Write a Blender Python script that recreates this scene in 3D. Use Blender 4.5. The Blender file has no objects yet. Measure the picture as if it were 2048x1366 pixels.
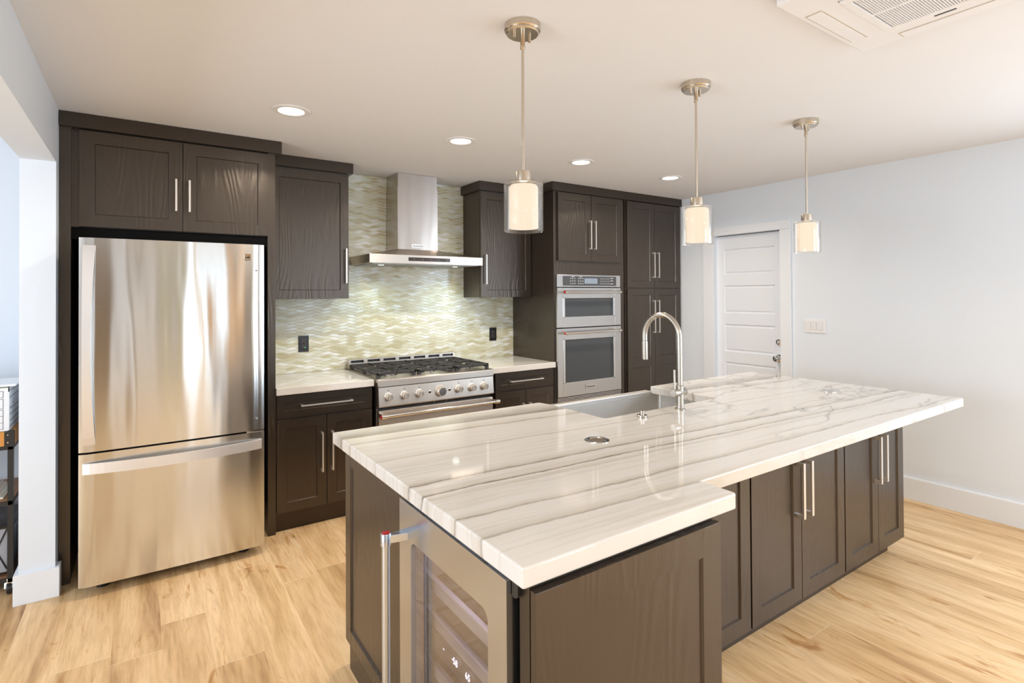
import bpy, bmesh, math, random
from mathutils import Vector, Matrix
random.seed(7)
D=bpy.data; COL=bpy.context.scene.collection; SC=bpy.context.scene
R=math.radians

# ------------------------------------------------------------------ camera
F_PX=1084.204; PY=578.927
cam=D.cameras.new('camera'); camo=D.objects.new('camera',cam); COL.objects.link(camo)
cam.sensor_fit='HORIZONTAL'; cam.sensor_width=36.0; cam.lens=F_PX*36.0/2048
cam.shift_x=0.0; cam.shift_y=-(683-PY)/2048.0
cam.clip_start=.02
yaw,pit,rol=R(34.244),R(.555),R(-.327)
Fv=Vector((math.sin(yaw)*math.cos(pit),math.cos(yaw)*math.cos(pit),math.sin(pit)))
Rv=Vector((math.cos(yaw),-math.sin(yaw),0)); Uv=Rv.cross(Fv)
Rr=Rv*math.cos(rol)+Uv*math.sin(rol); Ur=-Rv*math.sin(rol)+Uv*math.cos(rol)
M=Matrix.Identity(4)
for i in range(3):
    M[i][0]=Rr[i]; M[i][1]=Ur[i]; M[i][2]=-Fv[i]
M[0][3],M[1][3],M[2][3]=.110,-4.271,1.492
camo.matrix_world=M
SC.camera=camo

# ------------------------------------------------------------------ colour management / exposure
SC.view_settings.view_transform='Standard'; SC.view_settings.look='None'
SC.view_settings.gamma=1.0; SC.view_settings.use_curve_mapping=False
SC.view_settings.exposure=0.36

# ------------------------------------------------------------------ world (daylight sky outside the windows)
W=D.worlds.new('world'); SC.world=W; W.use_nodes=True
bg=W.node_tree.nodes['Background']; bg.inputs[0].default_value=(.80,.90,1.0,1); bg.inputs[1].default_value=1.6

def area(name,loc,rot,sx,sy,power,color,spread=180):
    l=D.lights.new(name,'AREA'); l.shape='RECTANGLE'; l.size=sx; l.size_y=sy
    l.energy=power; l.color=color; l.spread=R(spread)
    o=D.objects.new(name,l); COL.objects.link(o); o.location=loc; o.rotation_euler=rot
    return o
# area lamps standing for daylight at unseen windows added around the room
DAY=(.72,.85,1.0)
area('added_daylight_rear_left',(1.02,-7.60,1.25),(R(90),0,0),.80,2.1,7.5,DAY)
area('added_daylight_rear_right',(3.45,-7.60,1.25),(R(90),0,0),1.9,2.3,34,DAY)
area('added_daylight_side_room',(-3.15,-3.2,1.4),(0,R(-90),0),1.6,2.4,85,(.85,.92,1.0))
area('added_daylight_right',(4.82,-5.1,1.35),(0,R(90),0),1.7,2.2,52,DAY)
WARM=(1.0,.84,.66)

# ------------------------------------------------------------------ material helpers
def new_mat(name):
    m=D.materials.new(name); m.use_nodes=True; nt=m.node_tree
    return m,nt,nt.nodes['Principled BSDF']
def N(nt,t,**k):
    n=nt.nodes.new(t)
    for a,b in k.items():
        if a.startswith('i_'): n.inputs[int(a[2:])].default_value=b
        else: setattr(n,a,b)
    return n
def L(nt,a,b): nt.links.new(a,b)
def simple(name,col,rough=.5,metal=0.,spec=.5,**k):
    m,nt,b=new_mat(name)
    b.inputs['Base Color'].default_value=(*col,1); b.inputs['Roughness'].default_value=rough
    b.inputs['Metallic'].default_value=metal; b.inputs['Specular IOR Level'].default_value=spec
    # a faint procedural unevenness of the finish
    tc=N(nt,'ShaderNodeTexCoord'); no=N(nt,'ShaderNodeTexNoise'); no.inputs['Scale'].default_value=k.get('ns',35); no.inputs['Detail'].default_value=3
    L(nt,tc.outputs['Object'],no.inputs['Vector'])
    mr=N(nt,'ShaderNodeMapRange'); mr.inputs['To Min'].default_value=max(0,rough-.03); mr.inputs['To Max'].default_value=rough+.03
    L(nt,no.outputs['Fac'],mr.inputs['Value']); L(nt,mr.outputs[0],b.inputs['Roughness'])
    if k.get('bump'):
        bp=N(nt,'ShaderNodeBump'); bp.inputs['Strength'].default_value=k['bump']; bp.inputs['Distance'].default_value=.001
        L(nt,no.outputs['Fac'],bp.inputs['Height']); L(nt,bp.outputs[0],b.inputs['Normal'])
    return m
def emit(name,col,s):
    m=D.materials.new(name); m.use_nodes=True; nt=m.node_tree; nt.nodes.clear()
    o=N(nt,'ShaderNodeOutputMaterial'); e=N(nt,'ShaderNodeEmission'); e.inputs[0].default_value=(*col,1); e.inputs[1].default_value=s
    L(nt,e.outputs[0],o.inputs[0]); return m
def ramp(nt,stops,interp='LINEAR'):
    r=N(nt,'ShaderNodeValToRGB'); cr=r.color_ramp; cr.interpolation=interp
    while len(cr.elements)>1: cr.elements.remove(cr.elements[-1])
    first=True
    for p,c in stops:
        if first: e=cr.elements[0]; e.position=p; first=False
        else: e=cr.elements.new(p)
        e.color=(*c,1) if len(c)==3 else c
    return r
def math_n(nt,op,a=None,b=None,c=None):
    n=N(nt,'ShaderNodeMath',operation=op)
    for i,v in enumerate((a,b,c)):
        if v is None: continue
        if isinstance(v,(int,float)): n.inputs[i].default_value=v
        else: L(nt,v,n.inputs[i])
    return n.outputs[0]

def cabinet_mat(name,col=(.022,.0160,.0118),rough=.30,horizontal=False):
    m,nt,b=new_mat(name)
    tc=N(nt,'ShaderNodeTexCoord'); mp=N(nt,'ShaderNodeMapping')
    mp.inputs['Scale'].default_value=(1,1,.16) if not horizontal else (.16,1,1)
    L(nt,tc.outputs['Object'],mp.inputs[0])
    n0=N(nt,'ShaderNodeTexNoise'); n0.inputs['Scale'].default_value=3.2; n0.inputs['Detail'].default_value=2
    L(nt,mp.outputs[0],n0.inputs['Vector'])
    # cathedral grain rings: contour lines of a stretched noise field
    k=math_n(nt,'MULTIPLY',n0.outputs['Fac'],150.); s=math_n(nt,'SINE',k)
    n1=N(nt,'ShaderNodeTexNoise'); n1.inputs['Scale'].default_value=190; n1.inputs['Detail'].default_value=2
    L(nt,mp.outputs[0],n1.inputs['Vector'])
    h=math_n(nt,'MULTIPLY_ADD',n1.outputs['Fac'],1.6,s)
    gr=N(nt,'ShaderNodeTexNoise'); gr.inputs['Scale'].default_value=4.5; L(nt,tc.outputs['Object'],gr.inputs['Vector'])
    st=N(nt,'ShaderNodeMapRange'); st.inputs['From Min'].default_value=.42; st.inputs['From Max'].default_value=.62; st.inputs['To Min'].default_value=.05; st.inputs['To Max'].default_value=.42
    L(nt,gr.outputs['Fac'],st.inputs['Value'])
    bp=N(nt,'ShaderNodeBump'); bp.inputs['Distance'].default_value=.0009; L(nt,st.outputs[0],bp.inputs['Strength'])
    L(nt,h,bp.inputs['Height']); L(nt,bp.outputs[0],b.inputs['Normal'])
    mx=N(nt,'ShaderNodeMix',data_type='RGBA'); mx.inputs[6].default_value=(*[c*.85 for c in col],1); mx.inputs[7].default_value=(*[c*1.25 for c in col],1)
    L(nt,n1.outputs['Fac'],mx.inputs[0]); L(nt,mx.outputs[2],b.inputs['Base Color'])
    b.inputs['Roughness'].default_value=rough; b.inputs['Specular IOR Level'].default_value=1.0
    b.inputs['IOR'].default_value=1.5; b.inputs['Specular Tint'].default_value=(1,.88,.77,1)
    return m
def steel_mat(name,col=(.63,.61,.58),rough=.22,aniso=.75,grain='x',wave=0.0,rot=.25):
    m,nt,b=new_mat(name)
    tc=N(nt,'ShaderNodeTexCoord'); mp=N(nt,'ShaderNodeMapping')
    sc={'x':(1.5,90,220),'z':(220,220,1.5),'y':(220,1.5,220)}[grain]
    mp.inputs['Scale'].default_value=sc; L(nt,tc.outputs['Object'],mp.inputs[0])
    n1=N(nt,'ShaderNodeTexNoise'); n1.inputs['Scale'].default_value=4; n1.inputs['Detail'].default_value=3; L(nt,mp.outputs[0],n1.inputs['Vector'])
    mr=N(nt,'ShaderNodeMapRange'); mr.inputs['To Min'].default_value=rough*.8; mr.inputs['To Max'].default_value=rough*1.25
    L(nt,n1.outputs['Fac'],mr.inputs['Value']); L(nt,mr.outputs[0],b.inputs['Roughness'])
    bp=N(nt,'ShaderNodeBump'); bp.inputs['Strength'].default_value=.05; bp.inputs['Distance'].default_value=.0004
    L(nt,n1.outputs['Fac'],bp.inputs['Height'])
    if wave:
        m2=N(nt,'ShaderNodeMapping'); m2.inputs['Scale'].default_value=(6.,6.,.8); L(nt,tc.outputs['Object'],m2.inputs[0])
        n2=N(nt,'ShaderNodeTexNoise'); n2.inputs['Scale'].default_value=1.0; n2.inputs['Detail'].default_value=1.3; L(nt,m2.outputs[0],n2.inputs['Vector'])
        b2=N(nt,'ShaderNodeBump'); b2.inputs['Strength'].default_value=1; b2.inputs['Distance'].default_value=wave
        L(nt,n2.outputs['Fac'],b2.inputs['Height']); L(nt,bp.outputs[0],b2.inputs['Normal']); L(nt,b2.outputs[0],b.inputs['Normal'])
    else: L(nt,bp.outputs[0],b.inputs['Normal'])
    b.inputs['Base Color'].default_value=(*col,1); b.inputs['Metallic'].default_value=1
    if aniso:
        b.inputs['Anisotropic'].default_value=aniso; b.inputs['Anisotropic Rotation'].default_value=rot
        tn=N(nt,'ShaderNodeTangent'); tn.direction_type='RADIAL'; tn.axis='Z'; L(nt,tn.outputs[0],b.inputs['Tangent'])
    return m
def paint_mat(name,col,rough=.55,bump=.06):
    m,nt,b=new_mat(name)
    tc=N(nt,'ShaderNodeTexCoord'); n=N(nt,'ShaderNodeTexNoise'); n.inputs['Scale'].default_value=160; n.inputs['Detail'].default_value=3
    L(nt,tc.outputs['Object'],n.inputs['Vector'])
    bp=N(nt,'ShaderNodeBump'); bp.inputs['Strength'].default_value=bump; bp.inputs['Distance'].default_value=.001
    L(nt,n.outputs['Fac'],bp.inputs['Height']); L(nt,bp.outputs[0],b.inputs['Normal'])
    b.inputs['Base Color'].default_value=(*col,1); b.inputs['Roughness'].default_value=rough; b.inputs['Specular IOR Level'].default_value=.3
    return m

def floor_mat():
    m,nt,b=new_mat('light_oak_planks')
    tc=N(nt,'ShaderNodeTexCoord'); sp=N(nt,'ShaderNodeSeparateXYZ'); L(nt,tc.outputs['Object'],sp.inputs[0])
    PW,PL=.178,1.22
    col=math_n(nt,'FLOOR',math_n(nt,'DIVIDE',sp.outputs[0],PW))
    wn=N(nt,'ShaderNodeTexWhiteNoise',noise_dimensions='1D'); L(nt,col,wn.inputs['W'])
    yy=math_n(nt,'ADD',math_n(nt,'DIVIDE',sp.outputs[1],PL),math_n(nt,'MULTIPLY',wn.outputs['Value'],7.3))
    row=math_n(nt,'FLOOR',yy)
    cb=N(nt,'ShaderNodeCombineXYZ'); L(nt,col,cb.inputs[0]); L(nt,row,cb.inputs[1])
    wn2=N(nt,'ShaderNodeTexWhiteNoise',noise_dimensions='3D'); L(nt,cb.outputs[0],wn2.inputs['Vector'])
    # seams
    fx=math_n(nt,'FRACT',math_n(nt,'DIVIDE',sp.outputs[0],PW)); fy=math_n(nt,'FRACT',yy)
    ex=math_n(nt,'MINIMUM',fx,math_n(nt,'SUBTRACT',1.,fx)); ey=math_n(nt,'MINIMUM',fy,math_n(nt,'SUBTRACT',1.,fy))
    sx=math_n(nt,'LESS_THAN',math_n(nt,'MULTIPLY',ex,PW),.0011); sy=math_n(nt,'LESS_THAN',math_n(nt,'MULTIPLY',ey,PL),.0013)
    seam=math_n(nt,'MAXIMUM',math_n(nt,'MULTIPLY',sx,.22),sy)
    # grain coordinates shifted per plank
    off=N(nt,'ShaderNodeVectorMath',operation='MULTIPLY_ADD'); L(nt,wn2.outputs['Color'],off.inputs[0]); off.inputs[1].default_value=(11,23,5); L(nt,tc.outputs['Object'],off.inputs[2])
    mp=N(nt,'ShaderNodeMapping'); mp.inputs['Scale'].default_value=(1,.085,1); L(nt,off.outputs[0],mp.inputs[0])
    n0=N(nt,'ShaderNodeTexNoise'); n0.inputs['Scale'].default_value=8; n0.inputs['Detail'].default_value=4; n0.inputs['Roughness'].default_value=.6; n0.inputs['Distortion'].default_value=.6; L(nt,mp.outputs[0],n0.inputs['Vector'])
    n1=N(nt,'ShaderNodeTexNoise'); n1.inputs['Scale'].default_value=70; n1.inputs['Detail'].default_value=5; n1.inputs['Roughness'].default_value=.65; L(nt,mp.outputs[0],n1.inputs['Vector'])
    mp2=N(nt,'ShaderNodeMapping'); mp2.inputs['Scale'].default_value=(1,.26,1); L(nt,off.outputs[0],mp2.inputs[0])
    kn=N(nt,'ShaderNodeTexNoise'); kn.inputs['Scale'].default_value=9.5; kn.inputs['Detail'].default_value=5; kn.inputs['Roughness'].default_value=.62; kn.inputs['Distortion'].default_value=1.1; L(nt,mp2.outputs[0],kn.inputs['Vector'])
    base=ramp(nt,[(.30,(.44,.27,.125)),(.43,(.64,.425,.215)),(.56,(.75,.53,.295)),(.75,(.82,.62,.39))]); L(nt,n0.outputs['Fac'],base.inputs[0])
    fine=ramp(nt,[(.3,(.80,.75,.69)),(.55,(1,1,1)),(.75,(1.06,1.05,1.03))]); L(nt,n1.outputs['Fac'],fine.inputs[0])
    m1=N(nt,'ShaderNodeMix',data_type='RGBA',blend_type='MULTIPLY'); m1.inputs[0].default_value=1; L(nt,base.outputs[0],m1.inputs[6]); L(nt,fine.outputs[0],m1.inputs[7])
    kr=ramp(nt,[(.60,(1,1,1)),(.66,(.80,.68,.54)),(.74,(.50,.34,.20))]); L(nt,kn.outputs['Fac'],kr.inputs[0])
    m2=N(nt,'ShaderNodeMix',data_type='RGBA',blend_type='MULTIPLY'); m2.inputs[0].default_value=1; L(nt,m1.outputs[2],m2.inputs[6]); L(nt,kr.outputs[0],m2.inputs[7])
    tone=ramp(nt,[(0,(.95,.94,.93)),(.5,(1,1,1)),(1,(1.03,1.035,1.04))]); L(nt,wn2.outputs['Value'],tone.inputs[0])
    m3=N(nt,'ShaderNodeMix',data_type='RGBA',blend_type='MULTIPLY'); m3.inputs[0].default_value=1; L(nt,m2.outputs[2],m3.inputs[6]); L(nt,tone.outputs[0],m3.inputs[7])
    m4=N(nt,'ShaderNodeMix',data_type='RGBA'); L(nt,math_n(nt,'MULTIPLY',seam,.55),m4.inputs[0]); L(nt,m3.outputs[2],m4.inputs[6]); m4.inputs[7].default_value=(.88,.74,.55,1)
    L(nt,m4.outputs[2],b.inputs['Base Color'])
    bp=N(nt,'ShaderNodeBump'); bp.inputs['Strength'].default_value=.12; bp.inputs['Distance'].default_value=.001; L(nt,n1.outputs['Fac'],bp.inputs['Height'])
    L(nt,bp.outputs[0],b.inputs['Normal']); b.inputs['Roughness'].default_value=.36; b.inputs['Specular IOR Level'].default_value=.4
    return m

def quartz_mat():
    m,nt,b=new_mat('white_quartzite')
    tc=N(nt,'ShaderNodeTexCoord'); ge=N(nt,'ShaderNodeNewGeometry'); sp=N(nt,'ShaderNodeSeparateXYZ'); L(nt,ge.outputs['Position'],sp.inputs[0])
    mp=N(nt,'ShaderNodeMapping'); mp.inputs['Scale'].default_value=(.55,1.6,1.6); L(nt,ge.outputs['Position'],mp.inputs[0])
    na=N(nt,'ShaderNodeTexNoise'); na.inputs['Scale'].default_value=1.5; na.inputs['Detail'].default_value=1.; L(nt,mp.outputs[0],na.inputs['Vector'])
    nb=N(nt,'ShaderNodeTexNoise'); nb.inputs['Scale'].default_value=9; nb.inputs['Detail'].default_value=5; nb.inputs['Roughness'].default_value=.7; L(nt,mp.outputs[0],nb.inputs['Vector'])
    # warped coordinate v, follows the run of the veins
    amp=math_n(nt,'MULTIPLY',math_n(nt,'SUBTRACT',na.outputs['Fac'],.5),.10)
    xr=math_n(nt,'MAXIMUM',math_n(nt,'SUBTRACT',sp.outputs[0],1.9),0.)
    a2=math_n(nt,'MULTIPLY',math_n(nt,'SUBTRACT',nb.outputs['Fac'],.5),math_n(nt,'MULTIPLY_ADD',xr,.035,.035))
    v=math_n(nt,'ADD',sp.outputs[1],math_n(nt,'ADD',amp,a2))
    lean=math_n(nt,'MULTIPLY',math_n(nt,'SUBTRACT',sp.outputs[0],.8),.045)
    v=math_n(nt,'ADD',v,math_n(nt,'ADD',lean,0.02))
    t=N(nt,'ShaderNodeMapRange'); t.inputs['From Min'].default_value=-3.45; t.inputs['From Max'].default_value=-1.9; L(nt,v,t.inputs['Value'])
    W0=(.70,.68,.652); 
    def P(y): return (y+3.45)/1.55
    stops=[(0.,W0)]
    for y,w,dk,side in [(-3.145,.009,.24,.045),(-3.01,.009,.24,.025),(-2.86,.006,.42,.02),(-2.82,.011,.22,.035),(-2.735,.014,.24,.04),(-2.44,.005,.45,.015),(-2.165,.014,.38,.04),(-2.06,.016,.38,.04)]:
        c=(W0[0]*(dk+.03),W0[1]*dk,W0[2]*(dk-.05)); h=tuple(W0[i]*f for i,f in enumerate((.84,.805,.74)))
        stops+= [(P(y-w*.55),W0),(P(y),c),(P(y+w*.6),h),(P(y+w+side),W0)]
    stops.sort(key=lambda q:q[0])
    stops=stops[:31]; assert len(stops)<=31
    rv=ramp(nt,stops+[(1.,W0)]); L(nt,t.outputs[0],rv.inputs[0])
    # strength of veins breaks up along the run
    mpb=N(nt,'ShaderNodeMapping'); mpb.inputs['Scale'].default_value=(2.2,9,9); L(nt,ge.outputs['Position'],mpb.inputs[0])
    nc=N(nt,'ShaderNodeTexNoise'); nc.inputs['Scale'].default_value=2.5; nc.inputs['Detail'].default_value=4; L(nt,mpb.outputs[0],nc.inputs['Vector'])
    fac=N(nt,'ShaderNodeMapRange'); fac.inputs['From Min'].default_value=.3; fac.inputs['From Max'].default_value=.6; fac.inputs['To Min'].default_value=.72; L(nt,nc.outputs['Fac'],fac.inputs['Value'])
    mx=N(nt,'ShaderNodeMix',data_type='RGBA'); mx.inputs[6].default_value=(*W0,1); L(nt,fac.outputs[0],mx.inputs[0]); L(nt,rv.outputs[0],mx.inputs[7])
    # faint long bands
    cb=N(nt,'ShaderNodeCombineXYZ'); L(nt,math_n(nt,'MULTIPLY',sp.outputs[0],.35),cb.inputs[0]); L(nt,math_n(nt,'MULTIPLY',v,14.),cb.inputs[1]); L(nt,math_n(nt,'MULTIPLY',sp.outputs[2],.6),cb.inputs[2])
    nd=N(nt,'ShaderNodeTexNoise'); nd.inputs['Scale'].default_value=1.6; nd.inputs['Detail'].default_value=5; nd.inputs['Roughness'].default_value=.65; L(nt,cb.outputs[0],nd.inputs['Vector'])
    rb=ramp(nt,[(.28,(.84,.805,.74)),(.38,(.96,.945,.915)),(.46,(1.02,1.02,1.02)),(.56,(1.0,1.0,1.0)),(.61,(.915,.895,.86)),(.66,(1.03,1.03,1.04))]); L(nt,nd.outputs['Fac'],rb.inputs[0])
    m2=N(nt,'ShaderNodeMix',data_type='RGBA',blend_type='MULTIPLY'); m2.inputs[0].default_value=1; L(nt,mx.outputs[2],m2.inputs[6]); L(nt,rb.outputs[0],m2.inputs[7])
    # stray crossing hairline cracks, stronger at the right-hand end
    mpc=N(nt,'ShaderNodeMapping'); mpc.inputs['Scale'].default_value=(.75,1.9,1.9); mpc.inputs['Rotation'].default_value=(0,0,R(14)); L(nt,ge.outputs['Position'],mpc.inputs[0])
    ne=N(nt,'ShaderNodeTexNoise'); ne.inputs['Scale'].default_value=1.25; ne.inputs['Detail'].default_value=4.5; ne.inputs['Roughness'].default_value=.55; ne.inputs['Distortion'].default_value=.35; L(nt,mpc.outputs[0],ne.inputs['Vector'])
    ab=math_n(nt,'ABSOLUTE',math_n(nt,'SUBTRACT',ne.outputs['Fac'],.5))
    rc=ramp(nt,[(0,(.55,.54,.53)),(.006,(.86,.855,.85)),(.014,(1,1,1))]); L(nt,ab,rc.inputs[0])
    fx=N(nt,'ShaderNodeMapRange'); fx.inputs['From Min'].default_value=1.9; fx.inputs['From Max'].default_value=2.7; L(nt,sp.outputs[0],fx.inputs['Value'])
    m3=N(nt,'ShaderNodeMix',data_type='RGBA',blend_type='MULTIPLY'); L(nt,fx.outputs[0],m3.inputs[0]); L(nt,m2.outputs[2],m3.inputs[6]); L(nt,rc.outputs[0],m3.inputs[7])
    L(nt,m3.outputs[2],b.inputs['Base Color'])
    b.inputs['Roughness'].default_value=.045; b.inputs['Specular IOR Level'].default_value=.55
    return m

def tile_mat():
    m,nt,b=new_mat('wave_glass_tile')
    at=N(nt,'ShaderNodeAttribute'); at.attribute_name='tone'
    r=ramp(nt,[(0,(.52,.48,.30)),(.22,(.62,.59,.41)),(.40,(.68,.68,.53)),(.58,(.74,.73,.60)),(.72,(.73,.78,.66)),(.86,(.80,.83,.78)),(1,(.90,.92,.92))])
    tc=N(nt,'ShaderNodeTexCoord'); mp=N(nt,'ShaderNodeMapping'); mp.inputs['Scale'].default_value=(12,12,70); L(nt,tc.outputs['Object'],mp.inputs[0])
    n=N(nt,'ShaderNodeTexNoise'); n.inputs['Scale'].default_value=1.; n.inputs['Detail'].default_value=3; L(nt,mp.outputs[0],n.inputs['Vector'])
    n2=N(nt,'ShaderNodeTexNoise'); n2.inputs['Scale'].default_value=3.; n2.inputs['Detail'].default_value=2; L(nt,tc.outputs['Object'],n2.inputs['Vector'])
    v=math_n(nt,'MULTIPLY_ADD',math_n(nt,'SUBTRACT',n.outputs['Fac'],.5),.55,at.outputs['Fac'])
    L(nt,v,r.inputs[0]); L(nt,r.outputs[0],b.inputs['Base Color'])
    b.inputs['Roughness'].default_value=.13; b.inputs['Specular IOR Level'].default_value=.55
    return m

def glass_mat(name,tint=(1,1,1),fac=.12,rough=.0):
    m=D.materials.new(name); m.use_nodes=True; nt=m.node_tree; nt.nodes.clear()
    o=N(nt,'ShaderNodeOutputMaterial'); t=N(nt,'ShaderNodeBsdfTransparent'); t.inputs[0].default_value=(*tint,1)
    g=N(nt,'ShaderNodeBsdfGlossy'); g.inputs['Roughness'].default_value=rough; g.inputs[0].default_value=(1,1,1,1)
    lw=N(nt,'ShaderNodeLayerWeight'); lw.inputs[0].default_value=.35
    mr=N(nt,'ShaderNodeMapRange'); mr.inputs['To Min'].default_value=fac*.4; mr.inputs['To Max'].default_value=min(1,fac*5)
    L(nt,lw.outputs['Facing'],mr.inputs['Value'])
    mx=N(nt,'ShaderNodeMixShader'); L(nt,mr.outputs[0],mx.inputs[0]); L(nt,t.outputs[0],mx.inputs[1]); L(nt,g.outputs[0],mx.inputs[2]); L(nt,mx.outputs[0],o.inputs[0])
    return m

CAB=cabinet_mat('espresso_oak'); CABP=simple('espresso_paint',(.019,.0140,.0104),.34,0.,.8,ns=60,bump=.1); CABP.node_tree.nodes['Principled BSDF'].inputs['Specular Tint'].default_value=(1,.86,.74,1)
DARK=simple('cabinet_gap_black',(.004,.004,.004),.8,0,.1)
ST=steel_mat('brushed_steel',(.58,.53,.475),rough=.33); STF=steel_mat('fridge_steel',(.745,.75,.745),.15,1.,'x',wave=.0052)
STV=steel_mat('vertical_steel',(.60,.655,.74),.24,.5,'z'); STS=steel_mat('sink_steel',(.66,.645,.62),.42,.3,'x')
CHR=simple('polished_steel',(.80,.78,.75),.08,1.); NIC=steel_mat('brushed_nickel',(.62,.55,.46),.26,.3,'z')
NICP=simple('satin_nickel_pull',(.84,.81,.77),.32,.8); FAU=simple('satin_nickel_faucet',(.52,.485,.43),.25,1.)
WALL=paint_mat('cool_white_paint',(.765,.825,.895)); CEIL=paint_mat('ceiling_paint',(.80,.815,.845),.8,.12); TRIM=paint_mat('trim_paint',(.81,.85,.90),.32,.02)
DOORM=paint_mat('door_paint',(.79,.835,.895),.35,.02)
WHP=simple('white_plastic',(.83,.84,.86),.35); QZ=quartz_mat(); FL=floor_mat(); TILE=tile_mat()
GROUT=simple('pale_grout',(.90,.87,.72),.7,bump=.2); BLK=simple('black_plastic',(.012,.012,.013),.28); IRON=simple('cast_iron',(.035,.034,.034),.55,ns=200,bump=.4)
OVG=simple('black_oven_glass',(.045,.052,.06),.04,0,.9); REDM=simple('red_enamel',(.45,.01,.02),.25)
DISP=emit('display_glow',(.55,.62,.70),.55); DIG=emit('digit_glow',(.9,.85,1.),2.5)
GLASS=glass_mat('clear_glass',(.985,.975,.96),.07); WCG=glass_mat('wine_cooler_glass',(.80,.80,.84),.10)
OPAL=emit('lit_opal_glass',(1.0,.84,.655),.84); LENS=emit('lit_downlight_lens',(1.,.93,.82),9.)

# ------------------------------------------------------------------ mesh helpers
class MB:
    def __init__(s): s.bm=bmesh.new(); s.mi=0
    def _f(s,vs,smooth=False):
        try:
            f=s.bm.faces.new(vs); f.material_index=s.mi; f.smooth=smooth; return f
        except ValueError: return None
    def box(s,x0,x1,y0,y1,z0,z1,bev=0.,seg=2):
        x0,x1=sorted((x0,x1)); y0,y1=sorted((y0,y1)); z0,z1=sorted((z0,z1))
        v=[s.bm.verts.new(p) for p in [(x0,y0,z0),(x1,y0,z0),(x1,y1,z0),(x0,y1,z0),(x0,y0,z1),(x1,y0,z1),(x1,y1,z1),(x0,y1,z1)]]
        fs=[s._f([v[i] for i in q]) for q in [(0,3,2,1),(4,5,6,7),(0,1,5,4),(1,2,6,5),(2,3,7,6),(3,0,4,7)]]
        if bev:
            es=list({e for f in fs for e in f.edges})
            r=bmesh.ops.bevel(s.bm,geom=es,offset=bev,segments=seg,profile=.5,affect='EDGES')
            for f in r['faces']: f.material_index=s.mi
        return s
    def prism(s,pts,h0,h1,axis='z',bev=0.,seg=3,smooth=False):
        def P(a,b,h): return {'z':(a,b,h),'y':(a,h,b),'x':(h,a,b)}[axis]
        lo=[s.bm.verts.new(P(a,b,h0)) for a,b in pts]; hi=[s.bm.verts.new(P(a,b,h1)) for a,b in pts]
        n=len(pts); fs=[s._f(lo[::-1]),s._f(hi)]
        for i in range(n): fs.append(s._f([lo[i],lo[(i+1)%n],hi[(i+1)%n],hi[i]],smooth))
        bmesh.ops.recalc_face_normals(s.bm,faces=[f for f in fs if f])
        if bev:
            es=list(fs[0].edges)+list(fs[1].edges)
            r=bmesh.ops.bevel(s.bm,geom=es,offset=bev,segments=seg,profile=.5,affect='EDGES')
            for f in r['faces']: f.material_index=s.mi
        return s
    def tube(s,path,r,seg=14,caps=True,rad=None):
        path=[Vector(p) for p in path]; rings=[]; n=len(path)
        t0=(path[1]-path[0]).normalized(); a=Vector((0,0,1)) if abs(t0.z)<.9 else Vector((1,0,0)); u=t0.cross(a).normalized()
        for i,p in enumerate(path):
            t=((path[min(i+1,n-1)]-path[max(i-1,0)])).normalized(); u=(u-t*u.dot(t)).normalized(); w=t.cross(u)
            rr=rad[i] if rad else r
            rings.append([s.bm.verts.new(p+(u*math.cos(k*2*math.pi/seg)+w*math.sin(k*2*math.pi/seg))*rr) for k in range(seg)])
        for i in range(n-1):
            for k in range(seg): s._f([rings[i][k],rings[i][(k+1)%seg],rings[i+1][(k+1)%seg],rings[i+1][k]],True)
        if caps: s._f(rings[0][::-1]); s._f(rings[-1])
        return s
    def lathe(s,prof,c=(0,0,0),axis='z',seg=32,sharp=True):
        # prof: list of (radius, height); each band gets its own rings so edges stay crisp
        c=Vector(c)
        def P(r,h,k):
            a=2*math.pi*k/seg; x,y=r*math.cos(a),r*math.sin(a)
            return c+{'z':Vector((x,y,h)),'y':Vector((x,-h,y)),'x':Vector((-h,x,y)),'X':Vector((h,x,y))}[axis]
        def ring(r,h):
            return [s.bm.verts.new(P(r,h,k)) for k in range(seg)] if r>1e-6 else [s.bm.verts.new(P(0,h,0))]
        for (r0,h0),(r1,h1) in zip(prof,prof[1:]):
            a,b=ring(r0,h0),ring(r1,h1)
            for k in range(seg):
                k2=(k+1)%seg
                if len(a)==1 and len(b)==1: continue
                if len(a)==1: s._f([a[0],b[k2],b[k]],True)
                elif len(b)==1: s._f([a[k],a[k2],b[0]],True)
                else: s._f([a[k],a[k2],b[k2],b[k]],True)
        return s
    def build(s,name,mats,parent=None,recalc=True,merge=True):
        if merge: bmesh.ops.remove_doubles(s.bm,verts=s.bm.verts,dist=1e-6)
        if recalc: bmesh.ops.recalc_face_normals(s.bm,faces=s.bm.faces)
        me=D.meshes.new(name)
        if parent is not None:
            off=wloc(parent); bmesh.ops.translate(s.bm,verts=s.bm.verts,vec=-off)
        s.bm.to_mesh(me); s.bm.free()
        # sharpen edges by angle
        flags=[p.use_smooth for p in me.polygons]
        me.set_sharp_from_angle(angle=R(35))
        me.polygons.foreach_set('use_smooth',flags)
        if not isinstance(mats,(list,tuple)): mats=[mats]
        for m in mats: me.materials.append(m)
        o=D.objects.new(name,me); COL.objects.link(o)
        if parent is not None: o.parent=parent
        return o
def wloc(o):
    v=Vector((0,0,0))
    while o is not None: v=v+o.location; o=o.parent
    return v
def thing(name,label,cat,loc=(0,0,0),group=None):
    o=D.objects.new(name,None); COL.objects.link(o); o.location=loc; o.empty_display_size=.05
    o['label']=label; o['category']=cat
    if group: o['group']=group
    return o
def tag(o,label,cat,group=None):
    o['label']=label; o['category']=cat
    if group: o['group']=group
    return o
def struct(o): o['kind']='structure'; return o
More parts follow.
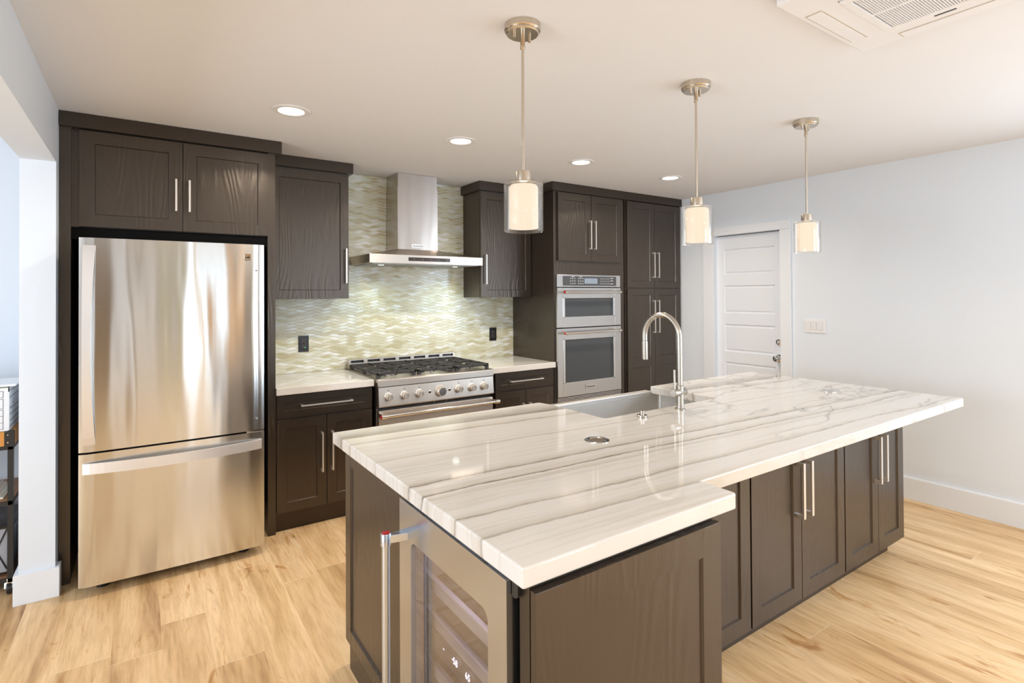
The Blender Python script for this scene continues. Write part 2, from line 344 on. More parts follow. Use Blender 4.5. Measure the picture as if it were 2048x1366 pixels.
def copy_tree(src,loc,label,group=None):
    r=src.copy(); COL.objects.link(r); r.location=loc; r['label']=label
    def rec(a,b):
        for ch in a.children:
            c=ch.copy(); COL.objects.link(c); c.parent=b; rec(ch,c)
    rec(src,r); return r
def text(name,body,size,loc,rot,mat,parent,depth=.0006,align='CENTER',sx=1.):
    cu=D.curves.new('t','FONT'); cu.body=body; cu.size=size; cu.align_x=align; cu.align_y='CENTER'; cu.extrude=depth
    o=D.objects.new('t',cu); COL.objects.link(o)
    dg=bpy.context.evaluated_depsgraph_get(); me=D.meshes.new_from_object(o.evaluated_get(dg)); D.objects.remove(o)
    me.transform(Matrix.Diagonal((sx,1,1,1)))
    me.transform(Matrix.Translation(Vector(loc)-wloc(parent))@rot.to_4x4())
    me.materials.append(mat); ob=D.objects.new(name,me); COL.objects.link(ob); ob.parent=parent
    return ob
from mathutils import Euler
FACE_NY=Euler((R(90),0,0)).to_matrix()          # text facing -y
FACE_NX=Matrix(((0,0,-1),(-1,0,0),(0,1,0)))      # text facing -x

# shaker door: local frame a (width), z, n (outwards); facing '-y' or '-x'
def door(name,parent,a0,a1,z0,z1,front,face='-y',th=.02,fw=.066,mat=None,rec=.007,splits=None,flat=False):
    mb=MB(); bm=mb.bm
    def P(a,n,z):  # n = distance out from the door's back
        return (a,front+th-n,z) if face=='-y' else (front+th-n,a,z)
    # frame + panels via grid of holes
    holes=[] if flat else ([(a0+fw,a1-fw,z0+fw,z1-fw)] if not splits else [(a0+fw,a1-fw,s0,s1) for s0,s1 in splits])
    def pbox(a,b,c,d,n0,n1,bev=0.):
        if face=='-y': mb.box(a,b,front+th-n0,front+th-n1,c,d,bev)
        else: mb.box(front+th-n0,front+th-n1,a,b,c,d,bev)
    be=.0018
    if not holes: pbox(a0,a1,z0,z1,0,th,be)
    else:
        h0=min(h[2] for h in holes); h1=max(h[3] for h in holes)
        pbox(a0,a0+fw,z0,z1,0,th,.001); pbox(a1-fw,a1,z0,z1,0,th,.001)
        zs=[z0]+[q for h in sorted(holes,key=lambda h:h[2]) for q in (h[2],h[3])]+[z1]
        for i in range(0,len(zs),2): pbox(a0+fw-.0015,a1-fw+.0015,zs[i],zs[i+1],0,th-.0001,0)
        for h in holes:
            pbox(h[0]-.002,h[1]+.002,h[2]-.002,h[3]+.002,.002,th-rec)
            # chamfered inner bead
            w=.0035
            for q in (0,1):
                aa=h[q]; sg=1 if q==0 else -1
                vs=[bm.verts.new(P(aa,th-.001,h[2])),bm.verts.new(P(aa,th-.001,h[3])),bm.verts.new(P(aa+sg*w,th-rec,h[3]-w)),bm.verts.new(P(aa+sg*w,th-rec,h[2]+w))]; mb._f(vs)
                zz=h[2+q]
                vs=[bm.verts.new(P(h[0],th-.001,zz)),bm.verts.new(P(h[1],th-.001,zz)),bm.verts.new(P(h[1]-w,th-rec,zz+sg*w)),bm.verts.new(P(h[0]+w,th-rec,zz+sg*w))]; mb._f(vs)
    return mb.build(name,mat or CAB,parent,merge=False)
def pull(parent,c,length,front,vertical=True,out=.032,w=.0095,bt=.007,pt=.013,mat=None,name='handle'):
    # U shaped bar pull seen on every door: flat bar, filleted feet. c=(x,z) of centre
    h=length/2; r=.010
    pts=[(-h,0),(-h,out)]
    pts+= [(h,out),(h,0),(h-pt,0)]
    def fil(cx,cy,a0,a1):
        return [(cx+r*math.cos(R(a0+(a1-a0)*i/5)),cy+r*math.sin(R(a0+(a1-a0)*i/5))) for i in range(6)]
    pts+=fil(h-pt-r,out-bt-r,0,90); pts+=fil(-h+pt+r,out-bt-r,90,180)
    pts+=[(-h+pt,0)]
    mb=MB(); lo=[];hi=[]
    for a,n in pts:
        for lst,s in ((lo,-w/2),(hi,w/2)):
            p=(c[0]+s,front-n,c[1]+a) if vertical else (c[0]+a,front-n,c[1]+s)
            lst.append(mb.bm.verts.new(p))
    n=len(pts); mb._f(lo); mb._f(hi[::-1]); ed=[]
    for i in range(n): mb._f([lo[i],hi[i],hi[(i+1)%n],lo[(i+1)%n]])
    es=[e for e in mb.bm.edges if len(e.link_faces)==2 and e.calc_face_angle(0)>R(60)]
    bmesh.ops.bevel(mb.bm,geom=es,offset=.0014,segments=2,profile=.5,affect='EDGES')
    return mb.build(name,mat or NICP,parent)

# ================================================================== SETTING
ZC=2.462; XW=4.70; REAR=-7.5
mb=MB().box(-3.2,4.9,-7.6,.1,-.1,0); struct(mb.build('floor',FL))
mb=MB().box(-3.2,4.9,-7.6,.1,ZC,ZC+.1); struct(mb.build('ceiling',CEIL))
mb=MB().box(-3.3,4.9,0,.1,0,ZC); struct(mb.build('wall_back',WALL))
# left wall: stub, header above the wide opening, and the far end behind the camera
mb=MB().box(-.39,-.252,-.728,0,0,ZC)
mb.box(-.39,-.252,-6.3,-.728,2.175,ZC); mb.box(-.39,-.252,REAR,-6.3,0,ZC); struct(mb.build('wall_left',WALL))
# right wall with the door opening and an added window far behind the camera
DY0,DY1,DZ=-1.69,-1.02,2.048
mb=MB().box(XW,XW+.1,DY1,0,0,ZC); mb.box(XW,XW+.1,DY0,DY1,DZ,ZC); mb.box(XW,XW+.1,-4.0,DY0,0,ZC)
mb.box(XW,XW+.1,-6.25,-4.0,0,.5); mb.box(XW,XW+.1,-6.25,-4.0,2.2,ZC); mb.box(XW,XW+.1,REAR,-6.25,0,ZC); struct(mb.build('wall_right',WALL))
mb=MB().box(-3.3,.62,REAR-.1,REAR,0,ZC); mb.box(1.42,2.5,REAR-.1,REAR,0,ZC); mb.box(4.4,4.9,REAR-.1,REAR,0,ZC)
mb.box(.62,1.42,REAR-.1,REAR,2.3,ZC); mb.box(2.5,4.4,REAR-.1,REAR,2.4,ZC); mb.box(.62,1.42,REAR-.1,REAR,0,.2);mb.box(2.5,4.4,REAR-.1,REAR,0,.1); struct(mb.build('wall_rear',WALL))
mb=MB().box(-3.3,-3.2,-2.0,0,0,ZC); mb.box(-3.3,-3.2,REAR,-4.4,0,ZC); mb.box(-3.3,-3.2,-4.4,-2.0,0,.6); mb.box(-3.3,-3.2,-4.4,-2.0,2.2,ZC); struct(mb.build('wall_side_room',WALL))

def added_win(n,x0,x1,y0,y1,z0,z1):  # unseen windows, added to bring daylight and reflections into the room
    mb=MB(); t=.05
    if abs(x1-x0)>abs(y1-y0):
        mb.box(x0,x1,y0,y1,z0,z0+t); mb.box(x0,x1,y0,y1,z1-t,z1); m=(x0+x1)/2
        for a in (x0,m-t/2,x1-t): mb.box(a,a+t,y0,y1,z0,z1)
    else:
        mb.box(x0,x1,y0,y1,z0,z0+t); mb.box(x0,x1,y0,y1,z1-t,z1); m=(y0+y1)/2
        for a in (y0,m-t/2,y1-t): mb.box(x0,x1,a,a+t,z0,z1)
    return struct(mb.build('window_%d'%n,TRIM))
added_win(1,.62,1.42,REAR-.08,REAR-.02,.2,2.3); added_win(2,2.5,4.4,REAR-.08,REAR-.02,.1,2.4)
added_win(3,XW+.02,XW+.08,-6.25,-4.0,.5,2.2); added_win(4,-3.28,-3.22,-4.4,-2.0,.6,2.2)
# unseen curtains added behind the camera to make the refrigerator's mirrored streaks
CUR1=simple('added_curtain_tan',(.34,.22,.12),.9,ns=8); CUR2=simple('added_curtain_olive',(.42,.42,.26),.9,ns=8)
CUR3=simple('added_curtain_cream',(.82,.75,.63),.9,ns=8); CUR4=simple('added_curtain_brown',(.20,.14,.09),.9,ns=8); CUR5=simple('added_curtain_golden',(.70,.42,.15),.9,ns=8)
def added_curtain(parent,x0,x1,mat):
    mb=MB(); n=int((x1-x0)/.012); pr=[]
    for i in range(n+1):
        x=x0+(x1-x0)*i/n; y=REAR+.10+.035*math.sin(x*55)+.012*math.sin(x*131)
        pr.append((mb.bm.verts.new((x,y,.03)),mb.bm.verts.new((x,y,2.38))))
    for a,b in zip(pr,pr[1:]): mb._f([a[0],b[0],b[1],a[1]],True)
    mb.build('added_curtain',mat,parent)
w1=D.objects['window_1']; w2=D.objects['window_2']
added_curtain(w1,-1.2,-.42,CUR1); added_curtain(w1,-.34,-.14,CUR4); added_curtain(w1,.22,.26,CUR4); added_curtain(w1,.34,.50,CUR2); added_curtain(w1,.86,1.10,CUR3); added_curtain(w1,1.17,1.26,CUR2); added_curtain(w1,1.46,1.66,CUR5); added_curtain(w1,1.68,2.1,CUR4); added_curtain(w2,2.35,2.62,CUR2); added_curtain(w2,3.3,3.5,CUR3); added_curtain(w2,4.15,4.5,CUR1)

# baseboards
BBH=.145
mb=MB().prism([(XW,0),(XW-.016,0),(XW-.016,.150),(XW-.013,.158),(XW,.158)],DY0-.10,REAR,'y'); struct(mb.build('baseboard_right',TRIM))
mb=MB().prism([(XW,0),(XW-.016,0),(XW-.016,.150),(XW-.013,.158),(XW,.158)],-.66,-.905,'y'); struct(mb.build('baseboard_corner',TRIM))
mb=MB().box(-.408,-.234,-.746,-.728,0,.146,.002); mb.box(-.252,-.234,-.728,-.67,0,.146); mb.box(-.408,-.39,-.728,0,0,.146); struct(mb.build('baseboard_left',TRIM))
mb=MB().box(-3.2,-.41,-.016,0,0,.146,.002); struct(mb.build('baseboard_side_room',TRIM))

# door on the right wall
def white_door():
    X=XW+.048
    mb=MB(); stile=.098; z0=.01; z1=2.04; y0=DY0-.02; y1=DY1+.005
    ys0=-1.605; ys1=-1.097
    pan=[(1.672,1.915),(1.305,1.567),(.938,1.200),(.572,.838),(.205,.470)]
    zs=[z0]+[q for p in sorted(pan) for q in p]+[z1]
    mb.box(X,X+.035,y0,ys0,z0,z1); mb.box(X,X+.035,ys1,y1,z0,z1)
    for i in range(0,len(zs),2): mb.box(X,X+.035,ys0,ys1,zs[i],zs[i+1])
    for p0,p1 in pan:
        # sunk moulding ring then raised flat field
        def q(a,b): return [(X+b,ys0+a,p0+a),(X+b,ys1-a,p0+a),(X+b,ys1-a,p1-a),(X+b,ys0+a,p1-a)]
        rings=[q(0,0),q(.008,.010),q(.016,.010),q(.026,.004)]
        vr=[[mb.bm.verts.new(p) for p in r] for r in rings]
        for a,b in zip(vr,vr[1:]):
            for k in range(4): mb._f([a[k],a[(k+1)%4],b[(k+1)%4],b[k]])
        mb._f(vr[-1])
    o=struct(mb.build('door_1',DOORM,merge=False))
    # lever-less round knob and dead bolt
    def knob(name,z,r,y=-1.640):
        k=MB(); k.lathe([(0,0),(r*1.15,0),(r*1.15,.006),(r*.45,.010),(r*.42,.030),(r*.9,.038),(r,.050),(r*.85,.062),(0,.066)],(X,y,z),'x',24); k.build(name,CHR,o)
    knob('door_handle',.918,.030); 
    k=MB(); k.lathe([(0,0),(.028,0),(.026,.012),(.016,.016),(0,.016)],(X,-1.643,1.061),'x',24); k.box(X-.032,X-.014,-1.646,-1.640,1.048,1.074,.002); k.build('deadbolt',CHR,o)
    # casing and jambs
    mb=MB(); c=.093
    mb.box(XW-.018,XW-.0005,DY1-.002,DY1+c+.018,0,DZ-.001,.002); mb.box(XW-.018,XW-.0005,DY0-c,DY0+.002,0,DZ-.001,.002); mb.box(XW-.018,XW-.0005,DY0-c,DY1+c+.018,DZ,DZ+.078,.002)
    struct(mb.build('trim_1',TRIM))
    mb=MB().box(XW+.1,XW+.14,-2.0,-.8,0,2.2); struct(mb.build('wall_behind_door',WALL))
white_door()

# ================================================================== REFRIGERATOR ENCLOSURE
YF=-.624; CZ0,CZ1=2.385,ZC-.002
def crown(mb,x0,x1,yf,zl=CZ0,left=True,right=True,back=0.):
    e=.026; prof_lo=(zl,0); 
    xl=x0-(e if left else 0); xr=x1+(e if right else 0)
    mb.box(xl,xr,yf-e,back,zl,CZ1,.0015)
fc=thing('refrigerator_cabinet','tall dark espresso cabinet enclosure framing and topping the steel refrigerator','cabinet',(.27,-.3,0))
mb=MB(); mb.box(-.25,-.203,YF,-.01,.0,2.385); mb.box(.752,.797,YF,-.01,0,2.385)
mb.box(-.203,.752,YF+.021,-.01,1.865,2.385); mb.build('body',CAB,fc)
mb=MB(); mb.box(-.203,.752,YF+.015,-.01,1.800,1.864); mb.box(-.203,.752,-.03,-.012,.0,1.8); mb.build('recess_shade',DARK,fc)  # black sheets paint the shade in the gaps around the refrigerator
mb=MB(); crown(mb,-.25,.805,YF+.0,left=False); mb.build('crown_moulding',CABP,fc)
d=door('door',fc,-.170,.2975,1.867,2.378,YF-.001); pull(d,(.266,2.0705),.182,YF-.001)
d=door('door',fc,.3015,.764,1.867,2.378,YF-.001); pull(d,(.332,2.070),.182,YF-.001)

# ================================================================== REFRIGERATOR
fr=thing('refrigerator','large stainless steel bottom-freezer refrigerator with bowed strap handles','refrigerator',(.27,-.45,0))
FX0,FX1,FY=-.153,.693,-.861
mb=MB(); mb.box(FX0+.01,FX1-.01,-.775,-.04,.06,1.775,.004); mb.build('body',simple('fridge_side_grey',(.20,.20,.20),.4,.3),fr)
def fdoor(name,z0,z1,b=.010):
    # gently bowed front skin
    n=24; pts=[(FX1,-.785),(FX0,-.785)]
    for i in range(n+1):
        t=i/n; x=FX0+(FX1-FX0)*t; c=max(0,1-(2*t-1)**2); e=min(t,1-t)*(FX1-FX0)
        y=FY+.006-.006*c+ (.010*(1-min(1,e/.012))**2)
        pts.append((x,y))
    mb=MB(); mb.prism(pts,z0,z1,'z',smooth=True); return mb.build(name,STF,fr)
ud=fdoor('door',.721,1.789); ld=fdoor('freezer_drawer',.055,.711)
def strap(parent,along,a0,a1,c0,c1,bow=.055,mat=None,taper=0.):
    mb=MB(); n=28; prev=None; T=.010
    for i in range(n+1):
        t=i/n; a=a0+(a1-a0)*t; o=FY-.003-bow*(math.sin(math.pi*t)**.75 if 0<t<1 else 0)
        ring=[]
        nw=taper*math.sin(math.pi*t)
        for c,dy in ((c0,0),(c1-nw,0),(c1-nw,T),(c0,T)):
            yy=o+dy if i not in(0,n) else (o if dy==0 else FY+.01)
            ring.append(mb.bm.verts.new((c,yy,a) if along=='z' else (a,yy,c)))
        if prev:
            for k in range(4): mb._f([prev[k],prev[(k+1)%4],ring[(k+1)%4],ring[k]],False)
        else: mb._f(ring[::-1])
        prev=ring
    mb._f(prev); return mb.build('handle',mat,parent)
HM=simple('satin_handle_steel',(.86,.86,.87),.38,.75)
strap(ud,'z',.758,1.750,-.137,-.086,mat=HM,taper=.018); strap(ld,'x',-.137,.677,.615,.667,mat=HM)
mb=MB(); mb.box(.586,.622,FY-.003,FY+.004,1.705,1.735,.001); bdg=mb.build('badge',CHR,ud)
text('badge_print','Kenmore',.0075,(.604,FY-.0036,1.727),FACE_NY,BLK,bdg)
mb=MB(); mb.prism([(.592,1.710),(.616,1.710),(.616,1.716),(.606,1.720),(.600,1.715),(.592,1.719)],FY-.0042,FY-.003,'y'); mb.build('badge_print',BLK,bdg)
GD=simple('grey_plastic_dot',(.3,.3,.3),.4)
for z in (1.64,.79): MB().lathe([(.006,0),(.0055,.003),(0,.004)],(.652,FY+.001,z),'y',12).build('screw_cover',GD,ud)
mb=MB(); mb.box(FX0+.005,FX1-.005,-.78,-.76,.705,.727); mb.box(FX0+.01,FX1-.01,-.79,-.77,.06,.715); mb.build('gasket',BLK,fr)
mb=MB(); mb.box(.60,.69,-.845,-.80,.711,.722,.002); mb.build('hinge',CHR,fr)
for x in (-.06,.60):
    mb=MB(); mb.lathe([(0,0),(.028,0),(.028,.02),(.014,.025),(.014,.07),(0,.07)],(x,-.735,0),'z',20); mb.build('leg',BLK,fr)

# ================================================================== WALL CABINETS
def upper(name,label,x0,x1,dx0,dx1,hx,right_flag,leftc,rightc):
    t=thing(name,label,'cabinet',((x0+x1)/2,-.15,1.47),'upper wall cabinets')
    yf=-.307; mb=MB(); mb.box(x0,x1,yf+.021,-.003,1.471,2.386,.001); mb.build('body',CAB,t)
    mb=MB(); crown(mb,x0,x1,yf,left=leftc,right=rightc,back=-.003); mb.build('crown_moulding',CABP,t)
    d=door('door',t,dx0,dx1,1.472,2.374,yf,fw=.060); pull(d,(hx,1.709),.252,yf); return t
u=upper('wall_cabinet','dark single-door wall cabinet beside the refrigerator, left of the hood',.800,1.361,.822,1.359,1.335,0,False,True)
u=upper('wall_cabinet','dark single-door wall cabinet right of the hood, handle on its left',2.489,3.022,2.491,3.020,2.530,1,True,False)
# (those two differ in place and handle side, so they need no shared label)
for o in D.objects:
    if o.get('group')=='upper wall cabinets': pass

# ================================================================== TALL OVEN CABINET and PANTRY
oc=thing('oven_cabinet','tall dark cabinet tower housing the double wall oven','cabinet',(3.45,-.3,0))
OX0,OX1=3.026,3.872
mb=MB(); mb.box(OX0,OX1,YF,-.003,1.666,2.386); mb.box(OX0,3.046,YF,-.003,.0,1.666); mb.box(3.80,OX1,YF,-.003,0,1.666); mb.box(3.046,3.80,YF,-.003,.0,.565); mb.box(3.046,3.80,-.03,-.003,.565,1.666); mb.build('body',CAB,oc)
mb=MB(); mb.box(3.000,3.878,YF-.026,-.003,CZ0+.001,CZ1,.0015); mb.build('crown_moulding',CABP,oc)
d=door('door',oc,3.064,3.446,1.785,2.378,YF-.02,fw=.062); pull(d,(3.422,2.022),.256,YF-.02)
d=door('door',oc,3.450,3.828,1.785,2.378,YF-.02,fw=.062); pull(d,(3.478,2.022),.256,YF-.02)
pc=thing('pantry_cabinet','tall dark four-door pantry cabinet against the right wall beside the ovens','cabinet',(4.29,-.3,0))
mb=MB(); mb.box(3.884,4.695,YF,-.003,.0,2.384); mb.build('body',CAB,pc); mb=MB(); mb.box(3.8785,4.695,YF-.026,-.003,CZ0+.001,CZ1,.0015); mb.build('crown_moulding',CABP,pc)
for a,b,hx in ((3.905,4.281,4.255),(4.285,4.662,4.318)):
    d=door('door',pc,a,b,1.552,2.376,YF-.02,fw=.062); pull(d,(hx,1.775),.250,YF-.02)
    d=door('door',pc,a,b,.11,1.542,YF-.02,fw=.062,splits=((.172,.786),(.880,1.480))); pull(d,(hx,1.270),.320,YF-.02)

# ================================================================== BASE CABINETS, COUNTERS
def base(label,x0,x1,hl,vl):
    t=thing('base_cabinet',label,'cabinet',((x0+x1)/2,-.3,0),'base cabinets flanking the range')
    mb=MB(); mb.box(x0,x1,YF+.021,-.003,.12,.868); mb.build('body',CAB,t)
    mb=MB(); mb.box(x0,x1,YF+.045,-.02,0,.12); mb.build('toe_kick',CABP,t)
    m=(x0+x1)/2+.002
    d=door('drawer',t,x0+.004,x1-.003,.718,.860,YF,fw=.045,mat=CABP); pull(d,(m,.790),hl,YF,vertical=False)
    a=door('door',t,x0+.004,m-.002,.125,.711,YF,fw=.060); b=door('door',t,m+.002,x1-.003,.125,.711,YF,fw=.060)
    pull(a,(m-.033,.474),vl,YF); pull(b,(m+.033,.474),vl,YF)
    return t
base('dark base cabinet with one drawer and two doors between refrigerator and range',.799,1.421,.334,.255)
base('dark base cabinet with one drawer and two doors between range and oven tower',2.425,3.022,.33,.255)
def slab(name,pts,label,z0=.868,z1=.914):
    mb=MB().prism(pts,z0,z1,'z',bev=.004,seg=3); return tag(mb.build(name,QZ),label,'countertop')
slab('countertop',[(.798,-.003),(.798,-.648),(1.424,-.648),(1.424,-.003)],'short white veined stone counter beside the refrigerator, left of the range')
slab('countertop',[(2.366,-.003),(2.366,-.648),(3.024,-.648),(3.024,-.003)],'short white veined stone counter right of the range, against the oven tower')

# ================================================================== BACKSPLASH (wave glass mosaic)
def backsplash():
    bm=bmesh.new(); lay=bm.faces.layers.float.new('tone')
    Lx=.128; H=.0122; A=.0038; g=.0015
    regs=[(.800,3.024,.915,1.470),(1.362,2.488,1.470,2.460)]
    def add(pts,y,tone,mi):
        vs=[bm.verts.new((p[0],y,p[1])) for p in pts]; f=bm.faces.new(vs); f[lay]=tone; f.material_index=mi; return f
    for (x0,x1,z0,z1) in regs:
        add([(x0,z0),(x1,z0),(x1,z1),(x0,z1)],-.0045,0,1)
        r0=int(z0/H)-1; r1=int(z1/H)+2
        for r in range(r0,r1):
            k0=int(x0/Lx)-1
            for k in range(k0,int(x1/Lx)+2):
                cx=(k+(.5 if r%2 else 0))*Lx; cz=r*H; n=10; up=[];dn=[]
                for i in range(n+1):
                    t=i/n; x=cx+(t-.5)*Lx; s=math.sin(math.pi*t)**2; hw=max(0.,H*s-g)
                    if abs(t-.5)>.44: hw=max(hw,.0002)
                    dz=A*math.sin(2*math.pi*x/Lx*1.0+ (r%2)*0)
                    up.append((x,cz+hw+dz)); dn.append((x,cz-hw+dz))
                pts=[p for p in up[1:-1]]+[p for p in dn[1:-1]][::-1]
                pts=[(min(max(a,x0),x1),min(max(b,z0),z1)) for a,b in pts]
                ar=abs(sum(pts[i][0]*pts[(i+1)%len(pts)][1]-pts[(i+1)%len(pts)][0]*pts[i][1] for i in range(len(pts))))/2
                if ar<2e-5: continue
                q=random.random(); tone=random.uniform(.05,.45) if q<.5 else (random.uniform(.45,.75) if q<.82 else random.uniform(.8,1.0))
                cl=[pts[0]]
                for p in pts[1:]:
                    if (p[0]-cl[-1][0])**2+(p[1]-cl[-1][1])**2>1e-9: cl.append(p)
                if (cl[0][0]-cl[-1][0])**2+(cl[0][1]-cl[-1][1])**2<1e-9: cl.pop()
                if len(cl)<4: continue
                y=-.0065+random.uniform(-.0003,.0003)
                add(cl,y,tone,0)
    bmesh.ops.recalc_face_normals(bm,faces=bm.faces)
    for f in bm.faces:
        if f.normal.y>0: f.normal_flip()
    me=D.meshes.new('backsplash'); bm.to_mesh(me); bm.free()
    me.materials.append(TILE); me.materials.append(GROUT)
    o=D.objects.new('backsplash',me); COL.objects.link(o)
    tag(o,'green and cream wave-shaped glass mosaic backsplash behind range and hood','backsplash')
backsplash()
def outlet(x,z,label,green):
    t=thing('wall_outlet',label,'outlet',(x,0,z-.06),'black backsplash outlets')
    mb=MB(); mb.box(x-.037,x+.037,-.014,-.0068,z-.06,z+.06,.002); mb.build('cover_plate',BLK,t)
    mb=MB(); mb.box(x-.017,x+.017,-.0165,-.013,z-.034,z+.034,.001)
    a=mb.build('receptacle',simple('dark_receptacle',(.05,.045,.04),.35),t)
    mb=MB()
    for zz in (z-.02,z+.02):
        for dx in (-.006,.006): mb.box(x+dx-.001,x+dx+.001,-.0168,-.0164,zz-.005,zz+.005)
    mb.box(x-.006,x+.006,-.0168,-.0164,z-.004,z+.004)
    mb.build('slots',DARK,a)
    if green: MB().box(x+.006,x+.012,-.0172,-.0160,z-.031,z-.026).build('indicator_light',emit('green_led',(.1,.9,.3),1.2),a)
outlet(1.110,1.132,'black outlet on the mosaic backsplash near the refrigerator, with green light',True)
outlet(2.793,1.128,'black outlet on the mosaic backsplash beside the oven tower',False)

# ================================================================== RANGE HOOD
hd=thing('range_hood','stainless steel chimney range hood on the mosaic wall','range hood',(1.94,-.2,1.73))
mb=MB(); mb.box(1.762,2.110,-.254,-.008,1.855,2.352,.001); mb.box(1.766,2.106,-.250,-.008,2.352,2.460,.001); ch=mb.build('chimney',steel_mat('chimney_steel',(.56,.52,.49),.22,.9,'x',wave=.004),hd)
hx0,hx1,hy=1.461,2.415,-.461
mb=MB(); mb.box(hx0,hx1,hy,-.008,1.731,1.796,.0015)
v=[mb.bm.verts.new(p) for p in [(hx0+.002,hy+.002,1.796),(hx1-.002,hy+.002,1.796),(hx1-.002,-.008,1.796),(hx0+.002,-.008,1.796),(1.762,-.254,1.857),(2.110,-.254,1.857),(2.110,-.008,1.857),(1.762,-.008,1.857)]]
for q in [(0,1,5,4),(1,2,6,5),(2,3,7,6),(3,0,4,7)]: mb._f([v[i] for i in q])
cp=mb.build('canopy',ST,hd)
MB().box(1.763,2.114,hy-.002,hy+.002,1.751,1.779).build('control_strip',simple('brown_black_glass',(.035,.025,.02),.1),cp)
DM=simple('dim_marks',(.12,.10,.09),.4)
for i in range(5): MB().box(1.80+.07*i,1.815+.07*i,hy-.0025,hy-.0018,1.762,1.767).build('touch_button',DM,cp)
mb=MB(); mb.box(1.878,1.985,-.258,-.253,1.871,1.901,.0015); bd=mb.build('badge',CHR,ch)
text('badge_print','KitchenAid',.019,(1.9315,-.2585,1.886),FACE_NY,simple('badge_black',(.03,.03,.03),.4),bd)
mb=MB(); mb.box(hx0+.03,hx1-.03,hy+.03,-.03,1.728,1.732); 
for i in range(3): mb.box(hx0+.05+i*.29,hx0+.31+i*.29,hy+.06,-.06,1.7262,1.729,.001)
mb.build('filter',simple('filter_steel',(.35,.35,.35),.35,.9),hd)
HG=emit('hood_lamp_glow',(.85,1.,.90),2.)
for x in (1.62,2.26): MB().lathe([(0,-.001),(.022,-.001),(.022,.004),(0,.004)],(x,-.27,1.726),'z',20).build('hood_lamp',HG,hd)
for x in (1.62,2.26):
    l=D.lights.new('hood_light','SPOT'); l.energy=5; l.color=(.85,1.,.9); l.spot_size=R(150); l.spot_blend=.8; l.shadow_soft_size=.03
    o=D.objects.new('hood_light',l); COL.objects.link(o); o.location=(x,-.27,1.715)

# ================================================================== RANGE
rg=thing('range','stainless steel six-burner gas range with knobs and bar handle','range',(1.9,-.35,0))
RX0,RX1,RY=1.432,2.356,-.710
mb=MB(); mb.box(RX0+.004,RX1-.004,-.66,-.01,.10,.905); mb.build('body',ST,rg)
mb=MB(); mb.prism([(-.012,.895),(-.012,.920),(RY+.012,.918),(RY+.003,.915),(RY,.908),(RY,.868),(RY+.02,.862),(RY+.02,.895)],RX0,RX1,'x'); tp=mb.build('cooktop',ST,rg)
mb=MB(); mb.prism([(-.60,.862),(RY+.004,.862),(RY-.007,.735),(RY+.001,.727),(-.60,.727)],RX0+.002,RX1-.002,'x'); pn=mb.build('control_panel',ST,rg)
mb=MB(); mb.box(RX0+.004,RX1-.004,RY+.004,-.66,.15,.704,.004); dr=mb.build('oven_door',ST,rg)
mb=MB(); mb.box(RX0+.12,RX1-.12,RY+.001,RY+.006,.28,.56,.003); mb.build('window',OVG,dr)
mb=MB(); mb.box(RX0+.02,RX1-.02,-.64,-.62,.02,.15); mb.box(RX0+.004,RX1-.004,RY+.03,-.65,.04,.145,.003); mb.build('kick_panel',ST,rg)
mb=MB(); mb.box(RX0+.01,RX1-.01,RY+.03,-.62,.70,.73); mb.build('vent_gap',BLK,rg)
hz=.678; hyy=-.775
mb=MB(); mb.tube([(RX0+.03,hyy,hz),(RX1-.03,hyy,hz)],.0125,20)
h=mb.build('handle',CHR,dr)
for x,s in ((RX0+.012,1),(RX1-.012,-1)):
    mb=MB(); mb.tube([(x-.016*1,hyy,hz),(x+.022,hyy,hz)],.0165,20); mb.box(x-.010,x+.012,hyy,RY+.006,hz-.013,hz+.013,.003); mb.build('end_cap',CHR,h)
mb=MB(); mb.lathe([(.0135,0),(.0135,.002),(0,.002)],(RX0-.005,hyy,hz),'x',20); mb.build('medallion',REDM,h)
KS=[1.503,1.620,1.733,2.050,2.163,2.268]; kz=.796
KNB=simple('satin_knob',(.86,.83,.79),.26,.8)
def knob(x,r,dial=False):
    mb=MB(); y=RY+.004
    mb.lathe([(r*1.22,0),(r*1.22,.004),(r*1.08,.007),(r*1.05,.012)],(x,y,kz),'y',32)
    mb.lathe([(r*1.0,.008),(r*.98,.036),(r*.88,.042),(0,.042)],(x,y,kz),'y',32)
    if not dial: mb.box(x-.0055,x+.0055,y-.052,y-.038,kz-r*.9,kz+r*.9,.002)
    k=mb.build('control_knob' if not dial else 'temperature_dial',KNB,pn)
    return k
for x in KS: knob(x,.0235)
k=knob(1.900,.034,True)
mb=MB(); mb.lathe([(.027,0),(.027,.003),(0,.003)],(1.900,RY+.004-.042,kz),'y',32); mb.build('dial_face',steel_mat('spun_steel',(.5,.5,.5),.2,.8,'z'),k)
for x in (1.813,1.972):
    mb=MB(); mb.lathe([(.011,0),(.010,.008),(0,.010)],(x,RY+.004,kz+.002),'y',20); mb.build('push_button',CHR,pn)
for x in KS: MB().box(x-.004,x+.004,RY-.001,RY+.006,kz+.042,kz+.046).build('burner_mark',BLK,pn)
# rear vent rail
mb=MB(); mb.box(RX0,RX1,-.075,-.012,.915,.930,.001); mb.box(RX0,RX1,-.075,-.055,.93,.965); mb.box(RX0,RX1,-.075,-.055,.985,.993)
mb.box(RX0,RX1,-.055,-.020,.93,.993,.001)
seg=[RX0+.0]; w=(RX1-RX0)/7
for i in range(8):
    xc=RX0+w*i; mb.box(max(RX0,xc-.015),min(RX1,xc+.015),-.0755,-.055,.962,.988)
bgd=mb.build('vent_rail',ST,rg)
mb=MB(); mb.box(RX0+.01,RX1-.01,-.058,-.0545,.966,.984); mb.build('vent_slots',BLK,bgd)
